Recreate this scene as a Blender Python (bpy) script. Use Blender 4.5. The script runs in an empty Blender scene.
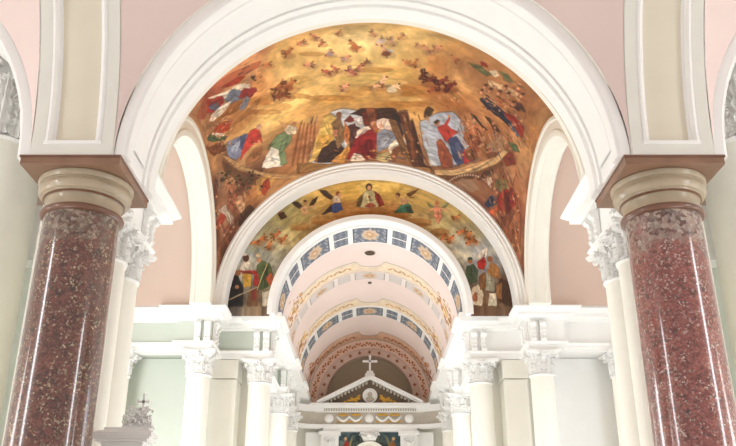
import bpy, bmesh, math, random
import numpy as np
PI = math.pi
random.seed(7)
C = bpy.context.scene.collection
ZC = 1.6                      # eye height: heights below are measured from the eye
FL = -ZC                      # floor

# ------------------------------------------------------------------ materials
def srgb(c):
    out = []
    for v in c[:3]:
        v = v / 255.0
        out.append(v / 12.92 if v <= .04045 else ((v + .055) / 1.055) ** 2.4)
    return tuple(out) + (1.0,)

def mat(name, col, rough=.6, vary=.04, scale=3.0, bump=.0, metal=0.0, coat=0.0, attr=None):
    m = bpy.data.materials.new(name); m.use_nodes = True
    nt = m.node_tree; b = nt.nodes['Principled BSDF']
    b.inputs['Roughness'].default_value = rough
    b.inputs['Metallic'].default_value = metal
    if coat: b.inputs['Coat Weight'].default_value = coat; b.inputs['Coat Roughness'].default_value = .08
    if attr:
        a = nt.nodes.new('ShaderNodeVertexColor'); a.layer_name = attr
        nt.links.new(a.outputs['Color'], b.inputs['Base Color'])
        return m
    tc = nt.nodes.new('ShaderNodeTexCoord')
    n = nt.nodes.new('ShaderNodeTexNoise'); n.inputs['Scale'].default_value = scale
    n.inputs['Detail'].default_value = 6
    nt.links.new(tc.outputs['Object'], n.inputs['Vector'])
    r = nt.nodes.new('ShaderNodeValToRGB')
    c = srgb(col)
    r.color_ramp.elements[0].position = .3; r.color_ramp.elements[1].position = .7
    r.color_ramp.elements[0].color = tuple(max(0, x * (1 - vary)) for x in c[:3]) + (1,)
    r.color_ramp.elements[1].color = tuple(min(1, x * (1 + vary)) for x in c[:3]) + (1,)
    nt.links.new(n.outputs['Fac'], r.inputs['Fac'])
    nt.links.new(r.outputs['Color'], b.inputs['Base Color'])
    if bump:
        bp = nt.nodes.new('ShaderNodeBump'); bp.inputs['Strength'].default_value = bump
        bp.inputs['Distance'].default_value = .01
        n2 = nt.nodes.new('ShaderNodeTexNoise'); n2.inputs['Scale'].default_value = scale * 12
        nt.links.new(tc.outputs['Object'], n2.inputs['Vector'])
        nt.links.new(n2.outputs['Fac'], bp.inputs['Height'])
        nt.links.new(bp.outputs['Normal'], b.inputs['Normal'])
    return m

def granite(name, stops, light, grey, streak):
    m = bpy.data.materials.new(name); m.use_nodes = True
    nt = m.node_tree; N = nt.nodes; L = nt.links; b = N['Principled BSDF']
    b.inputs['Roughness'].default_value = .3
    b.inputs['Coat Weight'].default_value = streak; b.inputs['Coat Roughness'].default_value = .09; b.inputs['Coat IOR'].default_value = 1.6
    tc = N.new('ShaderNodeTexCoord')
    def ramp(src, st, interp='LINEAR'):
        rr = N.new('ShaderNodeValToRGB'); rr.color_ramp.interpolation = interp; e = rr.color_ramp.elements
        while len(e) < len(st): e.new(.5)
        for k, (p, c) in enumerate(st): e[k].position = p; e[k].color = srgb(c) if isinstance(c, tuple) else (c, c, c, 1)
        L.new(src, rr.inputs['Fac']); return rr.outputs['Color']
    def noise(sc, det=5, rgh=.6):
        n = N.new('ShaderNodeTexNoise'); n.inputs['Scale'].default_value = sc; n.inputs['Detail'].default_value = det
        n.inputs['Roughness'].default_value = rgh; n.inputs['Distortion'].default_value = .3
        L.new(tc.outputs['Object'], n.inputs['Vector']); return n.outputs['Fac']
    def mix(f, a, c):
        x = N.new('ShaderNodeMix'); x.data_type = 'RGBA'
        L.new(f, x.inputs[0]); L.new(a, x.inputs[6]); L.new(c, x.inputs[7]); return x.outputs[2]
    def math_(op, a, c):
        x = N.new('ShaderNodeMath'); x.operation = op
        for k, v in enumerate((a, c)):
            if isinstance(v, (int, float)): x.inputs[k].default_value = v
            else: L.new(v, x.inputs[k])
        return x.outputs[0]
    def cells(sc):
        nz = N.new('ShaderNodeTexNoise'); nz.inputs['Scale'].default_value = sc * .8; L.new(tc.outputs['Object'], nz.inputs['Vector'])
        mx = N.new('ShaderNodeMix'); mx.data_type = 'VECTOR'; mx.inputs[0].default_value = .03
        L.new(tc.outputs['Object'], mx.inputs[4]); L.new(nz.outputs['Color'], mx.inputs[5])
        v = N.new('ShaderNodeTexVoronoi'); v.inputs['Scale'].default_value = sc; L.new(mx.outputs[1], v.inputs['Vector'])
        sp = N.new('ShaderNodeSeparateColor'); L.new(v.outputs['Color'], sp.inputs[0]); return sp.outputs[0]
    base = ramp(math_('ADD', math_('MULTIPLY', cells(62), .28), math_('MULTIPLY', noise(9, 8, .75), .78)), stops)
    fl = ramp(cells(64), [(0.0, 0.0), (.78, 0.0), (.86, .75), (1, .95)])
    c1 = mix(math_('MULTIPLY', fl, ramp(noise(10, 3), [(.42, .12), (.62, 1.0)])), base, ramp(noise(30, 3), [(.35, tuple(int(v * .72) for v in light)), (.65, light)]))
    c2 = mix(math_('MULTIPLY', ramp(cells(57.3), [(.8, 0.0), (.9, .8)]), ramp(noise(5, 4), [(.45, .1), (.6, 1.0)])), c1, ramp(noise(9), [(.3, (34, 24, 20)), (.7, (66, 44, 36))]))
    sp = N.new('ShaderNodeSeparateXYZ'); L.new(tc.outputs['Object'], sp.inputs[0])
    h = math_('ADD', sp.outputs['Z'], math_('MULTIPLY', noise(5, 5, .7), 1.1))
    mr = N.new('ShaderNodeMapRange'); mr.inputs['From Min'].default_value = 4.62 + grey[3]; mr.inputs['From Max'].default_value = 5.12 + grey[3]; mr.inputs['To Max'].default_value = .85
    L.new(h, mr.inputs['Value'])
    gc = ramp(math_('ADD', math_('MULTIPLY', cells(30), .5), math_('MULTIPLY', noise(12, 6, .75), .55)), [(.3, (50, 46, 38)), (.52, grey[:3]), (.75, (190, 182, 164))])
    L.new(mix(mr.outputs[0], c2, gc), b.inputs['Base Color'])
    return m

M = dict(
    white=mat('white_plaster', (246, 245, 242), .55, .015),
    cream=mat('cream_plaster', (243, 240, 229), .55, .02),
    panel=mat('cream_panel_plaster', (228, 220, 200), .6, .03, 2.0),
    stone=mat('pale_grey_plaster', (229, 228, 219), .6, .02),
    pink=mat('pink_plaster', (233, 213, 207), .7, .025, 1.2),
    pinkd=mat('dusky_pink_plaster', (221, 197, 184), .7, .02, 1.2),
    green=mat('pale_green_plaster', (204, 210, 199), .7, .02, 1.5),
    cap=mat('carved_white_plaster', (240, 239, 236), .5, .03, 20),
    tan=mat('tan_marble', (176, 160, 136), .3, .1, 6.0, coat=.2),
    brown=mat('brown_marble', (138, 104, 82), .35, .12, 5.0, coat=.2),
    ring=mat('dark_brown_marble', (120, 84, 66), .3, .1, 5.0, coat=.2),
    graniteL=granite('red_brown_granite', [(.3, (44, 26, 20)), (.45, (84, 46, 36)), (.6, (112, 62, 50)), (.78, (134, 82, 66))], (214, 196, 158), (112, 108, 90, .16), 1.0),
    graniteR=granite('rosy_red_granite', [(.3, (72, 34, 30)), (.45, (122, 62, 54)), (.6, (148, 80, 70)), (.78, (172, 112, 98))], (232, 216, 204), (146, 136, 128, .02), 1.0),
    floor=mat('polished_stone_floor', (222, 219, 214), .3, .06, 1.0),
    wood=mat('dark_oak', (96, 66, 44), .5, .2, 8.0),
    taupe=mat('taupe_plaster', (176, 164, 142), .8, .03, 1.0),
    grey=mat('grey_marble', (190, 181, 167), .45, .08, 14),
    pinkl=mat('light_pink_plaster', (240, 228, 220), .7, .02, 2),
    leafgold=mat('ochre_paint', (190, 124, 66), .7, .15, 9),
    rust=mat('rust_paint', (158, 92, 66), .7, .1, 9),
    dark=mat('umber_plaster', (112, 96, 80), .7, .1, 12),
    gold=mat('gilded_plaster', (214, 166, 70), .35, .12, 12, metal=.35),
    black=mat('black_iron', (26, 24, 24), .5, .1),
    peach=mat('peach_plaster', (238, 210, 194), .7, .04, 5),
    fresco=mat('fresco_paint', (0, 0, 0), .75, attr='paint'),
    stencil=mat('stencilled_plaster', (0, 0, 0), .8, attr='paint'),
)
def glow(name, col, s):
    m = bpy.data.materials.new(name); m.use_nodes = True
    nt = m.node_tree; nt.nodes.remove(nt.nodes['Principled BSDF'])
    e = nt.nodes.new('ShaderNodeEmission'); e.inputs[0].default_value = srgb(col); e.inputs[1].default_value = s
    nt.links.new(e.outputs[0], nt.nodes['Material Output'].inputs[0]); return m
M['bright'] = glow('bright_window_glass', (250, 252, 255), 13.0)
M['window'] = glow('daylit_window_glass', (240, 246, 255), 3.0)

# ------------------------------------------------------------------ scene tree helpers
WL = {}                       # where each root stands (its children are built around it)
def tag(o, label=None, cat=None, group=None, kind=None):
    if label: o['label'] = label
    if cat: o['category'] = cat
    if group: o['group'] = group
    if kind: o['kind'] = kind
    return o
def thing(name, label, cat, loc, group=None):
    o = bpy.data.objects.new(name, None); C.objects.link(o)
    o.empty_display_size = .1
    o.location = (loc[0], loc[1], loc[2] + ZC)
    WL[o.name] = loc
    return tag(o, label, cat, group, 'thing')
def copy_tree(o, loc, label=None, parent=None, rotz=0):
    c = o.copy(); C.objects.link(c)
    if parent: c.parent = parent
    else:
        c.location = (loc[0], loc[1], loc[2] + ZC); WL[c.name] = loc; c.rotation_euler.z = rotz
        if label: c['label'] = label
    for ch in list(o.children): copy_tree(ch, None, None, c)
    return c

class MB:
    def __init__(self): self.v = []; self.f = []; self.c = None
    def add(self, vs, fs):
        k = len(self.v); self.v += [tuple(p) for p in vs]; self.f += [tuple(i + k for i in f) for f in fs]
    def box(self, x0, x1, y0, y1, z0, z1):
        vs = [(x, y, z) for x in (x0, x1) for y in (y0, y1) for z in (z0, z1)]
        self.add(vs, [(0, 1, 3, 2), (4, 6, 7, 5), (0, 4, 5, 1), (2, 3, 7, 6), (0, 2, 6, 4), (1, 5, 7, 3)]); return self
    def grid(self, P, closed_u=False, closed_v=False):
        n = len(P); m = len(P[0]); vs = [p for row in P for p in row]; fs = []
        for i in range(n if closed_u else n - 1):
            for j in range(m if closed_v else m - 1):
                a = i * m + j; b = i * m + (j + 1) % m; i2 = (i + 1) % n
                fs.append((a, b, i2 * m + (j + 1) % m, i2 * m + j))
        self.add(vs, fs); return self
    def lathe(self, prof, cx=0, cy=0, seg=48, cap=True):
        P = [[(cx + r * math.cos(2 * PI * k / seg), cy + r * math.sin(2 * PI * k / seg), z) for k in range(seg)] for r, z in prof]
        k0 = len(self.v); self.grid(P, False, True)
        if cap:
            self.f.append(tuple(range(k0, k0 + seg))[::-1]); n = len(P)
            self.f.append(tuple(range(k0 + (n - 1) * seg, k0 + n * seg)))
        return self
    def rev(self, axis, prof, c, zc, a0=0, a1=PI, n=64, stilt=0.0, closed=False):
        # sweep a (along, radius) profile round a horizontal axis; axis 'Y': c is x; axis 'X': c is y
        def P(al, r, a, dz=0):
            u = c + r * math.cos(a); z = zc + r * math.sin(a) - dz
            return (u, al, z) if axis == 'Y' else (al, u, z)
        rows = []
        if stilt: rows.append([P(al, r, a0, stilt) for al, r in prof])
        for k in range(n + 1): rows.append([P(al, r, a0 + (a1 - a0) * k / n) for al, r in prof])
        if stilt: rows.append([P(al, r, a1, stilt) for al, r in prof])
        k0 = len(self.v); self.grid(rows, False, closed)
        if closed:
            m = len(prof); self.f.append(tuple(range(k0, k0 + m))); e = k0 + (len(rows) - 1) * m; self.f.append(tuple(range(e, e + m)))
        return self
    def prism(self, poly, axis, d0, d1):
        def P(a, b, d): return {'X': (d, a, b), 'Y': (a, d, b), 'Z': (a, b, d)}[axis]
        n = len(poly); vs = [P(a, b, d0) for a, b in poly] + [P(a, b, d1) for a, b in poly]
        fs = [tuple(range(n)), tuple(range(n, 2 * n))[::-1]] + [(k, (k + 1) % n, n + (k + 1) % n, n + k) for k in range(n)]
        self.add(vs, fs); return self
    def sweep(self, prof, path, sx=1):
        # closed (offset, z) profile along a plan path, offset to the right of travel, mitred
        nrm = []
        for (a, b), (c, d) in zip(path, path[1:]):
            l = math.hypot(c - a, d - b); nrm.append(((d - b) / l, -(c - a) / l))
        rows = []
        for i, (x, y) in enumerate(path):
            n1 = nrm[max(i - 1, 0)]; n2 = nrm[min(i, len(nrm) - 1)]
            k = 1 + n1[0] * n2[0] + n1[1] * n2[1]
            mx, my = (n1[0] + n2[0]) / k, (n1[1] + n2[1]) / k
            rows.append([(sx * (x + mx * o), y + my * o, z) for o, z in prof])
        k0 = len(self.v); self.grid(rows, False, True); m = len(prof)
        self.f.append(tuple(range(k0, k0 + m))); e = k0 + (len(rows) - 1) * m; self.f.append(tuple(range(e, e + m)))
        return self
    def tube(self, pts, r, seg=8):
        rows = []
        for i, p in enumerate(pts):
            a = np.array(pts[max(i - 1, 0)]); b = np.array(pts[min(i + 1, len(pts) - 1)]); d = b - a; d = d / (np.linalg.norm(d) + 1e-9)
            up = np.array((0, 0, 1.)) if abs(d[2]) < .9 else np.array((1., 0, 0))
            s = np.cross(d, up); s /= np.linalg.norm(s); t = np.cross(s, d)
            rr = r[i] if isinstance(r, (list, tuple)) else r
            rows.append([tuple(np.array(p) + rr * (math.cos(2 * PI * k / seg) * s + math.sin(2 * PI * k / seg) * t)) for k in range(seg)])
        k0 = len(self.v); self.grid(rows, False, True)
        self.f.append(tuple(range(k0, k0 + seg))); e = k0 + (len(rows) - 1) * seg; self.f.append(tuple(range(e, e + seg)))
        return self
    def ball(self, c, r, sx=1, sy=1, sz=1, n=10):
        P = [[(c[0] + sx * r * math.sin(PI * i / n) * math.cos(PI * j / n), c[1] + sy * r * math.sin(PI * i / n) * math.sin(PI * j / n),
               c[2] + sz * r * math.cos(PI * i / n)) for j in range(2 * n)] for i in range(n + 1)]
        return self.grid(P, False, True)
    def build(self, name, m, parent=None, ang=35, world=True):
        off = (0, 0, 0)
        root = parent
        while root is not None and root.parent is not None: root = root.parent
        if root is not None:
            off = WL.get(root.name, (0, 0, 0)) if world else (0, 0, 0)
            vs = [(x - off[0], y - off[1], z - off[2]) for x, y, z in self.v]
        else: vs = [(x, y, z + ZC) for x, y, z in self.v]
        me = bpy.data.meshes.new(name); me.from_pydata(vs, [], self.f)
        if self.c is None:
            bm = bmesh.new(); bm.from_mesh(me)
            bmesh.ops.remove_doubles(bm, verts=bm.verts, dist=1e-5)
            bmesh.ops.recalc_face_normals(bm, faces=bm.faces); bm.to_mesh(me); bm.free()
        else:
            col = np.ones((len(vs), 4), np.float32); col[:, :3] = self.c
            at = me.color_attributes.new('paint', 'FLOAT_COLOR', 'POINT'); at.data.foreach_set('color', col.ravel())
        me.materials.append(m)
        me.shade_smooth(); me.set_sharp_from_angle(angle=math.radians(ang))
        me.update()
        o = bpy.data.objects.new(name, me); C.objects.link(o)
        if parent: o.parent = parent
        return o
def structure(mb, name, m, label=None, ang=35):
    o = mb.build(name, m, None, ang); o['kind'] = 'structure'
    if label: o['label'] = label
    return o

# ------------------------------------------------------------------ camera
FPX, TH, CX = 800.0, math.radians(22.9), -.04
cam = bpy.data.cameras.new('camera'); co = bpy.data.objects.new('camera', cam); C.objects.link(co)
cam.sensor_width = 36; cam.lens = FPX * 36 / 736; cam.clip_start = .02
co.location = (CX, 0, ZC); co.rotation_euler = (PI / 2 + TH, 0, 0)
bpy.context.scene.camera = co
ct, st = math.cos(TH), math.sin(TH)
def ray(x, y):
    u = (x - 368) / FPX; v = (223 - y) / FPX
    return (u, ct - v * st, st + v * ct)
def U(x, y, Y):               # the point of the upright plane at distance Y
    d = ray(x, y); k = Y / d[1]
    return (CX + d[0] * k, d[2] * k)

# ------------------------------------------------------------------ painting on surfaces
rng = np.random.default_rng(5)
def vnoise(h, w, cy, cx, octv=4, gain=.55):
    out = np.zeros((h, w)); amp = 1; tot = 0
    for o in range(octv):
        gy, gx = int(cy * 2 ** o) + 2, int(cx * 2 ** o) + 2
        g = rng.random((gy, gx))
        yy = np.linspace(0, gy - 1.001, h); xx = np.linspace(0, gx - 1.001, w)
        y0 = yy.astype(int); x0 = xx.astype(int); fy = (yy - y0)[:, None]; fx = (xx - x0)[None, :]
        fy = fy * fy * (3 - 2 * fy); fx = fx * fx * (3 - 2 * fx)
        a = g[y0][:, x0] * (1 - fx) + g[y0][:, x0 + 1] * fx
        b = g[y0 + 1][:, x0] * (1 - fx) + g[y0 + 1][:, x0 + 1] * fx
        out += amp * (a * (1 - fy) + b * fy); tot += amp; amp *= gain
    return out / tot
def chaikin(p, n=2, w=.25):
    for _ in range(n):
        q = []
        for k in range(len(p)):
            a, b = p[k], p[(k + 1) % len(p)]
            q += [(a[0] * (1 - w) + b[0] * w, a[1] * (1 - w) + b[1] * w), (a[0] * w + b[0] * (1 - w), a[1] * w + b[1] * (1 - w))]
        p = q
    return p
class Canvas:
    def __init__(self, h, w, mp):
        self.h, self.w, self.mp = h, w, mp
        self.a = np.zeros((h, w, 3)); self.n = vnoise(h, w, h / 12, w / 12, 3); self.n2 = vnoise(h, w, h / 5, w / 5, 2)
    def bg(self, pts, warp=.04, power=3.0, rough=.16, asp=1.0):
        yy, xx = np.mgrid[0:self.h, 0:self.w]; X = xx / self.w; Y = yy / self.h
        X = X + warp * (vnoise(self.h, self.w, 7, 7, 4) - .5) * 2; Y = Y + warp * (vnoise(self.h, self.w, 7, 7, 4) - .5) * 2
        num = np.zeros_like(self.a); den = np.zeros((self.h, self.w))
        for x, y, col in pts:
            c, r = self.mp(x, y); w_ = 1 / ((asp * asp * (X - c / self.w) ** 2 + (Y - r / self.h) ** 2 + 4e-4 * asp) ** (power / 2))
            num += w_[..., None] * np.array(col, float); den += w_
        self.a = num / den[..., None]
        f = 1 + rough * 2 * (vnoise(self.h, self.w, 12, 12, 5, .65) - .5)
        g = 1 + rough * 1.2 * (vnoise(self.h, self.w, 30, 8, 3) - .5)
        self.a *= (f * g)[..., None]
        if asp == 1.0: n1 = vnoise(self.h, self.w, 6, 9, 5, .6) - .5; n2 = vnoise(self.h, self.w, 11, 16, 4, .6) - .5
        else: n1 = vnoise(self.h, self.w, 3, 3 * asp, 5, .6) - .5; n2 = vnoise(self.h, self.w, 5, 5 * asp, 4, .6) - .5
        n3 = np.clip(np.abs(n1) * 6, 0, 1)          # creases between billows
        self.a += 20 + (n1 * 96)[..., None] * np.array((1, .95, .7)) + (n2 * 46)[..., None] * np.array((1, .9, .6)) + ((n3 - .7) * 26)[..., None] * np.array((1, .95, .7))
    def raw(self, p, col, alpha=1.0, fold=.18):
        p = np.array(p); c0, r0 = np.floor(p.min(0)).astype(int) - 1; c1, r1 = np.ceil(p.max(0)).astype(int) + 2
        c0, r0 = max(c0, 0), max(r0, 0); c1, r1 = min(c1, self.w), min(r1, self.h)
        if c1 <= c0 or r1 <= r0: return
        acc = np.zeros((r1 - r0, c1 - c0)); S = ((-.3, -.3), (.3, -.3), (-.3, .3), (.3, .3))
        for dx, dy in S:
            yy, xx = np.mgrid[r0:r1, c0:c1]; xx = xx + dx; yy = yy + dy
            ins = np.zeros(acc.shape, bool)
            for k in range(len(p)):
                xa, ya = p[k]; xb, yb = p[k - 1]
                if ya == yb: continue
                cr = ((ya > yy) != (yb > yy)) & (xx < (xb - xa) * (yy - ya) / (yb - ya) + xa); ins ^= cr
            acc += ins / len(S)
        acc *= alpha
        f = 1 + fold * 2.4 * (self.n[r0:r1, c0:c1] - .5) + fold * 1.6 * (self.n2[r0:r1, c0:c1] - .5)
        t = np.array(col, float)[None, None, :] * f[..., None]
        self.a[r0:r1, c0:c1] = self.a[r0:r1, c0:c1] * (1 - acc[..., None]) + t * acc[..., None]
    def poly(self, col, pts, alpha=1.0, fold=.18, sm=1):
        big = isinstance(pts, str)
        if big: pts = [tuple(float(q) for q in s.split(',')) for s in pts.split()]
        if big and len(pts) > 3:        # ragged brushed outline
            R = random.Random(int(pts[0][0] * 37 + pts[0][1] * 11)); e = []
            for k in range(len(pts)):
                a, b = pts[k], pts[(k + 1) % len(pts)]; l = math.hypot(b[0] - a[0], b[1] - a[1]); j = min(.8, .07 * l)
                e += [a, (a[0] * .6 + b[0] * .4 + R.uniform(-j, j), a[1] * .6 + b[1] * .4 + R.uniform(-j, j)), (a[0] * .3 + b[0] * .7 + R.uniform(-j, j), a[1] * .3 + b[1] * .7 + R.uniform(-j, j))]
            pts = chaikin(e, 1, .2)
            q = np.array([self.mp(*p) for p in pts])
        else: q = np.array([self.mp(*p) for p in chaikin(pts, sm)])
        if big and alpha > .7:      # a dark contour, then the body colour, then brushed folds of cloth
            c = q.mean(0); self.raw(c + (q - c) * 1.06 + .4, tuple(v * .5 for v in col), .55, fold)
        self.raw(q, col, alpha, fold)
        if big and alpha > .7:
            R = random.Random(int(abs(q[0, 0] * 13 + q[0, 1] * 7))); n = len(q)
            for k in range(5):
                i = R.randrange(n); j = (i + n // 2 + R.randint(-1, 1)) % n
                a, b = .82 * q[i] + .18 * q.mean(0), .82 * q[j] + .18 * q.mean(0); d = b - a; l = np.hypot(*d) + 1e-6; nn = np.array((-d[1], d[0])) / l * max(.35, min(2.2, .05 * l))
                m = (a + b) / 2 + nn * R.uniform(-2, 2); f = (.62, 1.28, .7, 1.2, .55)[k]
                self.raw([a, m + nn, b, m - nn * .6], tuple(min(255, v * f + (8 if f > 1 else 0)) for v in col), .55, fold)
    def disc(self, col, x, y, r, ry=None, alpha=1.0, fold=.12):
        ry = ry or r
        self.poly(col, [(x + r * math.cos(k * PI / 6), y + ry * math.sin(k * PI / 6)) for k in range(12)], alpha, fold, 0)
    def limb(self, col, x0, y0, x1, y1, w0, w1, alpha=1.0):
        d = math.hypot(x1 - x0, y1 - y0) or 1; nx, ny = -(y1 - y0) / d, (x1 - x0) / d
        self.poly(col, [(x0 + nx * w0, y0 + ny * w0), (x1 + nx * w1, y1 + ny * w1), (x1 - nx * w1, y1 - ny * w1), (x0 - nx * w0, y0 - ny * w0)], alpha, .1, 1)
    def cherub(self, x, y, s, skin=(196, 130, 96), wing=(150, 110, 80), cloth=None, seed=0):
        R = random.Random(seed * 31 + int(x * 7 + y)); a = R.choice((-1, 1)) * R.uniform(.2, 1.0) + (PI if R.random() < .5 else 0)
        a = -abs(a) if R.random() < .75 else a; s *= 1.22
        ca, sa = math.cos(a) * s, math.sin(a) * s
        dk = tuple(v * .66 for v in skin); hi = tuple(min(255, v * 1.14) for v in skin)
        self.disc(tuple(v * .8 for v in skin), x + .3 * s, y + .5 * s, 1.3 * s, .55 * s, .3)
        b = a + PI * .62 * R.choice((-1, 1))
        self.poly(wing, [(x + .4 * ca, y + .4 * sa), (x + 1.3 * s * math.cos(b) + .3 * ca, y + 1.0 * s * math.sin(b) + .3 * sa), (x + .9 * s * math.cos(b) - .5 * ca, y + .8 * s * math.sin(b) - .5 * sa)], .8)
        self.poly(tuple(v * .8 for v in wing), [(x + .4 * ca, y + .4 * sa), (x + 1.1 * s * math.cos(b) - .1 * ca, y + .9 * s * math.sin(b) - .1 * sa), (x + .6 * s * math.cos(b) - .5 * ca, y + .6 * s * math.sin(b) - .5 * sa)], .7)
        for q in (-1, 1):
            b = a + PI + q * R.uniform(.15, .55); l = R.uniform(.7, 1.05); kx, ky = x + .55 * l * s * math.cos(b), y + .55 * l * s * math.sin(b); b2 = b + q * R.uniform(-.2, 1.1)
            self.limb(dk if q > 0 else skin, x - .1 * ca, y - .1 * sa, kx, ky, .28 * s, .2 * s); self.limb(dk, kx, ky, kx + .5 * s * math.cos(b2), ky + .5 * s * math.sin(b2), .18 * s, .09 * s)
        self.limb(skin, x - .15 * ca, y - .15 * sa, x + .75 * ca, y + .75 * sa, .36 * s, .3 * s)
        self.limb(hi, x + .0 * ca - .1 * s, y + .0 * sa - .1 * s, x + .65 * ca - .1 * s, y + .65 * sa - .1 * s, .14 * s, .12 * s)
        b = a + R.choice((-1, 1)) * R.uniform(.5, 1.2); self.limb(hi, x + .6 * ca, y + .6 * sa, x + .6 * ca + .75 * s * math.cos(b), y + .6 * sa + .75 * s * math.sin(b), .14 * s, .08 * s)
        if cloth: self.poly(cloth, [(x - .5 * s, y - .2 * s), (x + .5 * s, y - .1 * s), (x + .8 * s, y + .6 * s), (x - .8 * s, y + .6 * s)], .9)
        self.disc(hi, x + 1.0 * ca, y + 1.0 * sa, .26 * s)
        self.disc((92, 56, 34), x + 1.1 * ca, y + 1.1 * sa - .06 * s, .2 * s, .16 * s, .8)
    def glaze(self, col, k, rough):
        g = vnoise(self.h, self.w, self.h / 6, self.w / 7, 3, .7) - .5; g2 = vnoise(self.h, self.w, self.h / 14, self.w / 14, 3, .7) - .5
        lum = self.a.mean(-1, keepdims=True)
        self.a = (self.a * (1 - k) + np.array(col, float) * (.35 + lum / 190) * k) * (1 + rough * (g + g2))[..., None]
    def lin(self):
        a = np.clip(self.a / 255.0, 0, 1)
        return np.where(a <= .04045, a / 12.92, ((a + .055) / 1.055) ** 2.4).astype(np.float32)

# ------------------------------------------------------------------ the main sizes of the place
H = 4.054                     # top of the great cornice
SP = 4.16                     # springing of the crossing arches
COLX, COLY, AB = 2.76, 7.0, 3.42          # marble columns of the front arcade, top of their slab
A_, B_, YC = 2.74, 2.15, 11.25            # half spans and centre of the crossing vault
YL, YN = 13.4, 13.78
RB, SB = 1.70, 4.13           # chancel barrel

# ---- floor
structure(MB().box(-9, 9, -3, 24, FL - .2, FL), 'floor', M['floor'])

# ---- vault bays over the front (sail vaults)
def sail(name, xc, yc, zc, a, b, m, n=40):
    P = []
    for i in range(n + 1):
        s = (-1 + 2 * i / n) * PI / 2; row = []
        for j in range(n + 1):
            t = (-1 + 2 * j / n) * PI / 2
            row.append((xc + a * math.sin(s), yc + b * math.sin(t), zc + math.sqrt(max(0, (a * math.cos(s)) ** 2 + (b * math.cos(t)) ** 2))))
        P.append(row)
    mb = MB().grid(P)
    return structure(mb, name, m, None, 80)
for k, xc in enumerate((0, -2 * COLX, 2 * COLX)):
    sail('ceiling' if k == 0 else 'ceiling.%03d' % k, xc, 3.3, AB, 2.375, 3.2, M['pink'])

# ---- front arcade arches
def arcade_arch(xc, label):
    t = thing('arcade_arch', label, 'arch', (xc, COLY, AB), 'white arches of the front arcade')
    R = 2.245
    pr = [(6.52, 2.37), (6.52, R + .035), (6.535, R + .01), (6.555, R), (6.66, R), (6.665, R + .03), (7.12, R + .03), (7.125, R + .005),
          (7.19, R + .005), (7.20, R + .022), (7.235, R + .022), (7.245, R - .01), (7.44, R - .01), (7.47, R + .01), (7.48, R + .04), (7.48, 2.37)]
    MB().rev('Y', pr, xc, AB, n=96, closed=True).build('arch_ring', M['white'], t, 30)
    MB().rev('Y', [(6.69, R + .022), (6.70, R + .012), (7.08, R + .012), (7.09, R + .022)], xc, AB, .07, PI - .07, 90).build('soffit_panel', M['white'], t, 30)
    return t
arcade_arch(0, 'wide white moulded arch between the two red marble columns')
arcade_arch(-2 * COLX, 'white arch springing to the left from the left red marble column')
arcade_arch(2 * COLX, 'white arch springing to the right from the right red marble column')

# ---- ribs from the columns towards the viewer
def vault_rib(xc, label):
    t = thing('vault_rib', label, 'rib', (xc, 6.5, AB), 'panelled vault ribs above the marble columns')
    R = 3.2; w = .385
    yc = 3.3
    edge = [(-w, R + .14), (-w, R + .012), (-w + .012, R), (-w + .10, R), (-w + .105, R + .004)]
    pr = [(xc + s, r) for s, r in edge] + [(xc + w - .105, R + .004), (xc + w - .10, R), (xc + w - .012, R), (xc + w, R + .012), (xc + w, R + .14)]
    a1 = 2.0
    def loop(pr_, a0): return MB().rev('X', [(x, r) for x, r in pr_], yc, AB, a0, a1, 60)
    # borders left and right, sill at the foot, roll moulding and recessed field
    loop([(xc - w, R + .2), (xc - w, R + .012), (xc - w + .012, R), (xc - w + .125, R), (xc - w + .135, R + .075)], 0).build('border', M['stone'], t, 30)
    loop([(xc + w - .135, R + .075), (xc + w - .125, R), (xc + w - .012, R), (xc + w, R + .012), (xc + w, R + .2)], 0).build('border', M['stone'], t, 30)
    MB().rev('X', [(xc - w + .12, R + .075), (xc - w + .12, R), (xc + w - .12, R), (xc + w - .12, R + .075)], yc, AB, 0, .042, 4, 0, True).build('border', M['stone'], t, 30)
    roll = lambda x0, s: [(x0, R + .004), (x0 + s * .012, R - .012), (x0 + s * .03, R - .012), (x0 + s * .045, R + .015), (x0 + s * .05, R + .05), (x0 + s * .085, R + .06)]
    MB().rev('X', roll(xc - w + .125, 1), yc, AB, .036, a1, 60).rev('X', roll(xc + w - .125, -1), yc, AB, .036, a1, 60).build('roll_moulding', M['white'], t, 60)
    MB().rev('X', [(xc - w + .12, R + .012), (xc - w + .12, R - .012), (xc + w - .12, R - .012), (xc + w - .12, R + .012)], yc, AB, .036, .046, 2, 0, True).build('roll_moulding', M['white'], t, 30)
    MB().rev('X', [(xc - w + .13, R + .058), (xc + w - .13, R + .058)], yc, AB, .03, a1, 60).build('recessed_panel', M['panel'], t, 80)
    # solid back of the rib, out of sight between the vault bays
    MB().rev('X', [(xc - w, R + .15), (xc + w, R + .15), (xc + w, R + .5), (xc - w, R + .5)], yc, AB, .0, a1, 50, 0, True).build('rib_core', M['stone'], t, 30)
vault_rib(-COLX, 'panelled cream vault rib rising towards the viewer from the left marble column')
vault_rib(COLX, 'panelled cream vault rib rising towards the viewer from the right marble column')

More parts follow.
